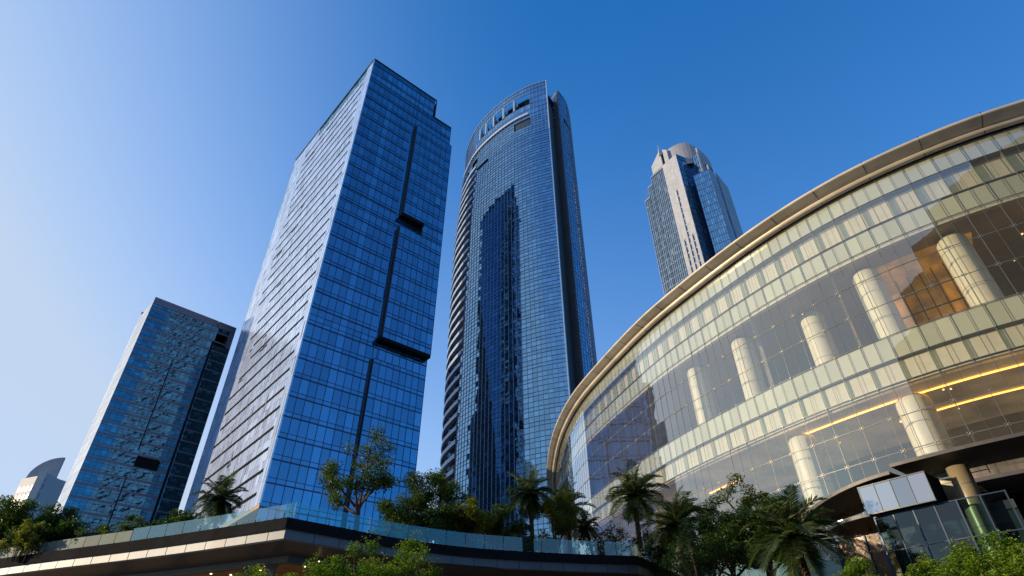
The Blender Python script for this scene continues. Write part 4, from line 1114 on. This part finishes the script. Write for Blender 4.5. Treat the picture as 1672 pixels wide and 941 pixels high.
for i,(k,x,y,zb,h,r,m,lab) in enumerate(VEG):
    sd_ = 100+i*7
    if k in ('bl','by','big','tall'):
        nm = {'bl':'broadleaf_tree','by':'broadleaf_tree','big':'broadleaf_tree','tall':'broadleaf_tree'}[k]
        broadleaf(nm, x, y, zb, h*(.86 if x<-24 else 1.12 if k=='tall' else 1.04), r*(1.3 if k in('bl','by') else 1.02), M[m], lab, TREES, sd_, leaf=.22, dens={'bl':2.1,'by':2.2,'big':1.7,'tall':.95}[k], open_=.36 if k=='bl' else .3, trunkfrac={'bl':.2,'by':.15,'big':.35,'tall':.3}[k], thick=.10+.012*h)
    elif k=='pm': palm('palm_tree', x, y, zb, h, r, lab, 'palms on the terraces', sd_)
    elif k in ('sh','sy'): shrub('shrub', x, y, zb, h*1.15, r*1.25, M[m], lab, 'shrubs on the terraces', sd_, leaf=.2, n=18)
    elif k=='bu': shrub('bush', x, y, zb, h*(1.12 if y>18 else 1.2), r*(1.5 if y>18 else 1.75), M[m], lab, 'bright bushes in the foreground', sd_, leaf=.11 if y>18 else .085, n=50, lc=4)
    elif k=='he': shrub('low_hedge', x, y, zb, h*1.12, r*1.6, M[m], lab, 'bright bushes in the foreground', sd_, leaf=.09, n=50, sx=1.3, lc=3.5)
s = MB(); s.box(-10.5,16.5,0,-1.5,25,2.5); tag(s.build('raised_planter', M['soil']), kind='structure')  # unseen planter boxes that carry the foreground bushes and nearest palm
s = MB(); s.prism([(7.5,10.5),(12,10.5),(13.5,26),(9,26),(7.5,18)],0,2.0); tag(s.build('raised_planter', M['soil']), kind='structure')
s = MB(); s.prism([(9.3,22.2),(12.4,22.2),(12.4,25.2),(9.3,25.2)],2.0,3.0); tag(s.build('raised_planter', M['soil']), kind='structure')
# ------------------------------------------------------------------ camera
cam = bpy.data.cameras.new('camera'); co = bpy.data.objects.new('camera', cam); COL.objects.link(co)
cam.sensor_width = 36; cam.lens = 36*935/1672; cam.clip_end = 8000; cam.clip_start = .1
X = Vector((9.99922067e-01,1.24843957e-02,0)); Y = Vector((0.00735803,-0.58933201,0.80785744)); Z = Vector((-0.01008561,0.80779448,0.58937795))
# rows: world axes in camera (right, up, forward) -> camera axes in world
right_w = Vector((X[0],Y[0],Z[0])); up_w = Vector((X[1],Y[1],Z[1])); fw = Vector((X[2],Y[2],Z[2]))
co.matrix_world = Matrix(((right_w.x,up_w.x,-fw.x,0),(right_w.y,up_w.y,-fw.y,0),(right_w.z,up_w.z,-fw.z,1.6),(0,0,0,1)))
sc.camera = co

# ------------------------------------------------------------------ light
SAZ, SEL = R(-92), R(12)
sd = Vector((math.sin(SAZ)*math.cos(SEL), math.cos(SAZ)*math.cos(SEL), math.sin(SEL)))
sun = bpy.data.lights.new('sun','SUN'); sun.energy = 5; sun.angle = R(.6); sun.color = (1,.78,.52)
so = bpy.data.objects.new('sun', sun); COL.objects.link(so); so.rotation_euler = (-sd).to_track_quat('-Z','Y').to_euler()
w = bpy.data.worlds.new('World'); sc.world = w; w.use_nodes = True; nt = w.node_tree; nt.nodes.clear()
def WN(t): return nt.nodes.new(t)
sky = WN('ShaderNodeTexSky'); sky.sky_type = 'NISHITA'; sky.sun_disc = False; sky.sun_elevation = SEL; sky.sun_rotation = SAZ % (2*math.pi)
sky.altitude = 0; sky.air_density = 1.0; sky.dust_density = 1.2; sky.ozone_density = 3.0
def LK(a,b): nt.links.new(a,b)
def MT(op,a,b=None,c=None,cl=False):
    n = WN('ShaderNodeMath'); n.operation = op; n.use_clamp = cl
    for i,v in enumerate((a,b,c)):
        if v is None: continue
        if isinstance(v,(int,float)): n.inputs[i].default_value = v
        else: LK(v, n.inputs[i])
    return n.outputs[0]
tc = WN('ShaderNodeTexCoord'); nrm = WN('ShaderNodeVectorMath'); nrm.operation = 'NORMALIZE'; LK(tc.outputs['Generated'], nrm.inputs[0])
dt = WN('ShaderNodeVectorMath'); dt.operation = 'DOT_PRODUCT'; LK(nrm.outputs[0], dt.inputs[0]); dt.inputs[1].default_value = sd
sx = WN('ShaderNodeSeparateXYZ'); LK(nrm.outputs[0], sx.inputs[0])
halo = MT('POWER', MT('MAXIMUM', MT('DIVIDE', dt.outputs['Value'], .9), 0), 2.9)
hz = MT('MULTIPLY', MT('POWER', MT('SUBTRACT', 1, MT('MAXIMUM', sx.outputs[2], 0), None, True), 2.3), MT('MULTIPLY_ADD', dt.outputs['Value'], 1.1, 1.05))
fac = MT('MINIMUM', MT('ADD', halo, hz), .93)
mul = WN('ShaderNodeVectorMath'); mul.operation = 'MULTIPLY'; mul.inputs[1].default_value = (.33,1.72,2.8); LK(sky.outputs[0], mul.inputs[0])
mixw = WN('ShaderNodeMix'); mixw.data_type = 'RGBA'; LK(fac, mixw.inputs[0]); dk = WN('ShaderNodeVectorMath'); dk.operation = 'SCALE'; LK(mul.outputs[0], dk.inputs[0]); LK(MT('MULTIPLY_ADD', MT('MINIMUM', dt.outputs['Value'], 0), .45, 1), dk.inputs['Scale']); LK(dk.outputs[0], mixw.inputs[6]); mixw.inputs[7].default_value = (.575/.13,.685/.13,.85/.13,1)
bg = WN('ShaderNodeBackground'); bg.inputs[1].default_value = .13
LK(mixw.outputs[2], bg.inputs[0])
wo = WN('ShaderNodeOutputWorld'); nt.links.new(bg.outputs[0], wo.inputs[0])

sc.view_settings.view_transform = 'Standard'; sc.view_settings.look = 'None'; sc.view_settings.exposure = 0
sc.render.engine = 'CYCLES'; cy = sc.cycles
cy.max_bounces = 8; cy.diffuse_bounces = 3; cy.glossy_bounces = 4; cy.transparent_max_bounces = 24; cy.transmission_bounces = 4
cy.use_denoising = True; cy.sample_clamp_indirect = 6; cy.caustics_reflective = False; cy.caustics_refractive = False
